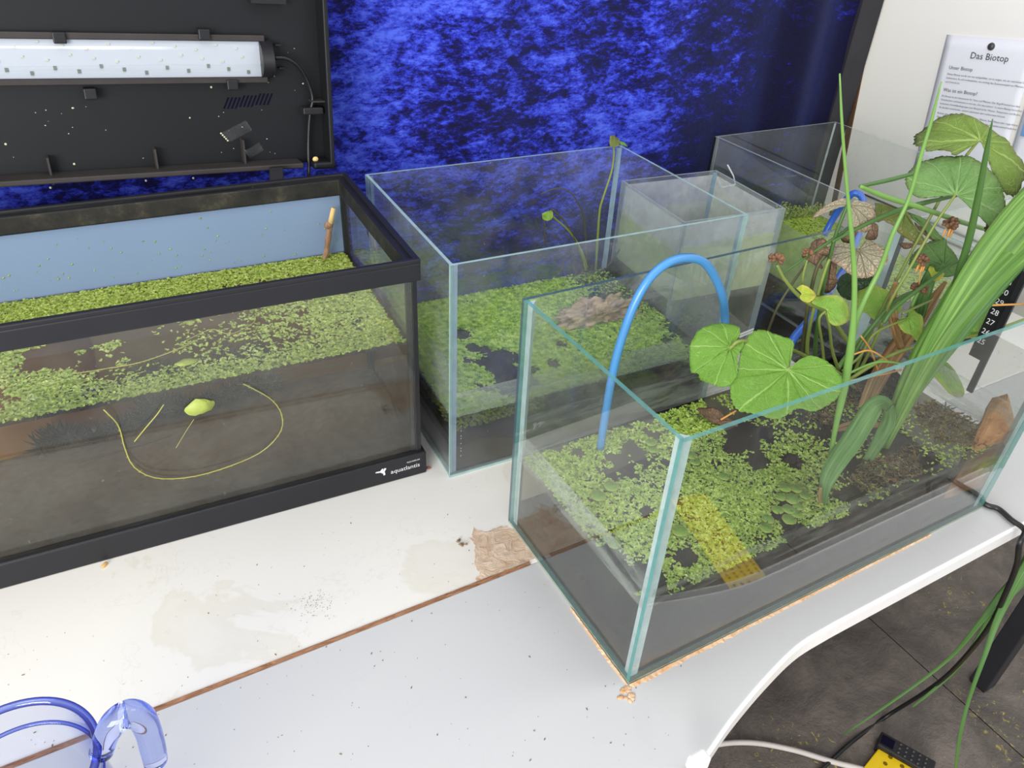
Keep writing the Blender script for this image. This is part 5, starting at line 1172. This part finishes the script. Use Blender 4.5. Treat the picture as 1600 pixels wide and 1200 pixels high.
cable('power_cable', P, .016, M['cable_white'], 'white cable lying on the dark floor near the yellow strip')
mb = MB(); c = at(1091, 1190, y=-.325); mb.box((c[0]-.03, c[1]-.02, c[2]-.03), (c[0]+.03, c[1]+.02, c[2]+.025)); obj('cable_clip', mb, M['edge_white'], tf, bevel=.008, label='white clip on the table edge')
# yellow perforated strip, reflected in the front pane
ya, yb_ = np.array([2.02, -.06, 0]), np.array([2.46, -2.10, 0]); yd = unit(yb_-ya); ysd = np.array([-yd[1], yd[0], 0]); Ly = np.linalg.norm(yb_-ya); wy = .15
ye = emp('perforated_strip', (*((ya+yb_)/2)[:2], fz), 'yellow perforated plastic strip lying on the floor before the table', 'strip')
mb = MB(); mb.hexa([ya+yd*a+ysd*b+np.array([0, 0, z]) for z in (fz+.002, fz+.035) for a, b in ((0, -wy), (Ly, -wy), (Ly, wy), (0, wy))]); obj('body', mb, M['yellow'], ye, bevel=.006)
mb = MB()
for i in range(int(Ly/.07)-1):
    for j in range(5):
        c = ya+yd*(.07+i*.07)+ysd*(-wy*.8+j*wy*.4); mb.lathe((c[0], c[1], fz+.0352), [(0, .0006), (.013, .0006), (.013, 0)], 8, smooth=False)
obj('holes', mb, M['hole'], ye, kind='stuff', label='rows of small dark holes')
bk = emp('connector', at(1400, 1185, z=fz), 'black ribbed connector block beside the yellow strip on the floor', 'connector')
o2 = at(1385, 1172, z=fz); o2[2] = 0
dd = unit(at(1430, 1196, z=fz)-at(1372, 1163, z=fz)); dd[2] = 0; ds = np.array([-dd[1], dd[0], 0])
mb = MB(); mb.hexa([o2+dd*a+ds*b+np.array([0, 0, z]) for z in (fz+.001, fz+.07) for a, b in ((-.06, -.05), (.24, -.05), (.24, .05), (-.06, .05))]); obj('block', mb, M['black'], bk, bevel=.006)
mb = MB(); mb.hexa([o2+dd*a+ds*b+np.array([0, 0, z]) for z in (fz+.0705, fz+.074) for a, b in ((-.05, -.03), (.02, -.03), (.02, .03), (-.05, .03))]); obj('socket', mb, M['slot'], bk)
for i in range(5):
    for j in range(3):
        c = o2+dd*(.05+.035*i)+ds*(-.03+.03*j); mb = MB(); mb.ell((c[0], c[1], fz+.071), (.009, .009, .006), 6, 4); obj('stud', mb, M['frame_metal'], bk)
# leaf blades hanging over the table edge
blade(None, [(1602, 892), (1565, 935), (1532, 972), (1482, 1030), (1400, 1092), (1318, 1148)], [10, 16, 20, 22, 22, 18, 8, 5, 4, 2], (-.16, -.15, .02), 'iris_dark', head=[(2.30, .03, .008), (2.25, -.06, .008), (2.17, -.142, .004), (2.10, -.158, -.05)], name='hanging_blade', label='long green leaf blade hanging left beside the black cable', cat='leaf')
blade(None, [(1600, 890), (1562, 960), (1540, 1020), (1515, 1090), (1500, 1150), (1492, 1215)], [8, 12, 14, 14, 13, 10, 7, 5, 5, 4], (-.165, -.44), 'iris_dark', head=[(2.38, .01, .012), (2.32, -.07, .012), (2.22, -.145, .006), (2.14, -.163, -.06)], name='hanging_blade', label='long green leaf blade hanging straight down near the table leg', cat='leaf')
blade(None, [(1560, 940), (1520, 1010), (1490, 1050), (1450, 1085), (1425, 1105)], [6, 6, 5, 4, 2], (-.13, -.05), 'iris_dark', name='hanging_blade', label='short thin green blade between cable and hanging leaf', cat='leaf')

# ------------------------------------------------------------------ blue glass jug at the lower left
jc = np.array([-1.588, .185, 0]); jr = .178
jg = emp('glass_jug', jc, 'clear blue rimmed glass jug with hooked handle at lower left', 'jug')
mb = MB(); mb.lathe(jc, [(jr*.84, .012), (jr*.92, .06), (jr*1.0, .18), (jr*1.02, .30), (jr*.97, .42), (jr, .50)], 64); obj('wall', mb, M['jug_wall'], jg)
mb = MB(); mb.lathe(jc, [(0, .0015), (jr*.84, .0015), (jr*.86, .012), (jr*.8, .022), (0, .02)], 64); obj('base', mb, M['jug_wall'], jg)
ring_ = [jc+np.array([jr*math.cos(w), jr*math.sin(w), .502]) for w in np.linspace(0, 2*math.pi, 73)]
mb = MB(); mb.tube(ring_, .0095, 10, caps=False); obj('rim', mb, M['jug_rim'], jg, label='deep blue rolled rim')
ring_ = [jc+np.array([jr*.965*math.cos(w), jr*.965*math.sin(w), .425]) for w in np.linspace(0, 2*math.pi, 73)]
mb = MB(); mb.tube(ring_, .005, 8, caps=False); obj('bead', mb, M['jug_rim'], jg)
hp = [(158, 1176, 18), (166, 1150, 19), (180, 1127, 21), (201, 1115, 22), (220, 1121, 21), (231, 1141, 20), (238, 1166, 20), (243, 1188, 19), (244, 1194, 12)]
P = [at(u, v, y=.19) for u, v, r in hp]; s_ = px2u(P[3]); n = 48; rr = [np.interp(i/n, np.linspace(0, 1, len(hp)), [h[2] for h in hp])*s_ for i in range(n+1)]
mb = MB(); mb.tube(spline(P, n), rr, 20); obj('handle', mb, M['jug_solid'], jg, label='thick blue tinted hooked handle')
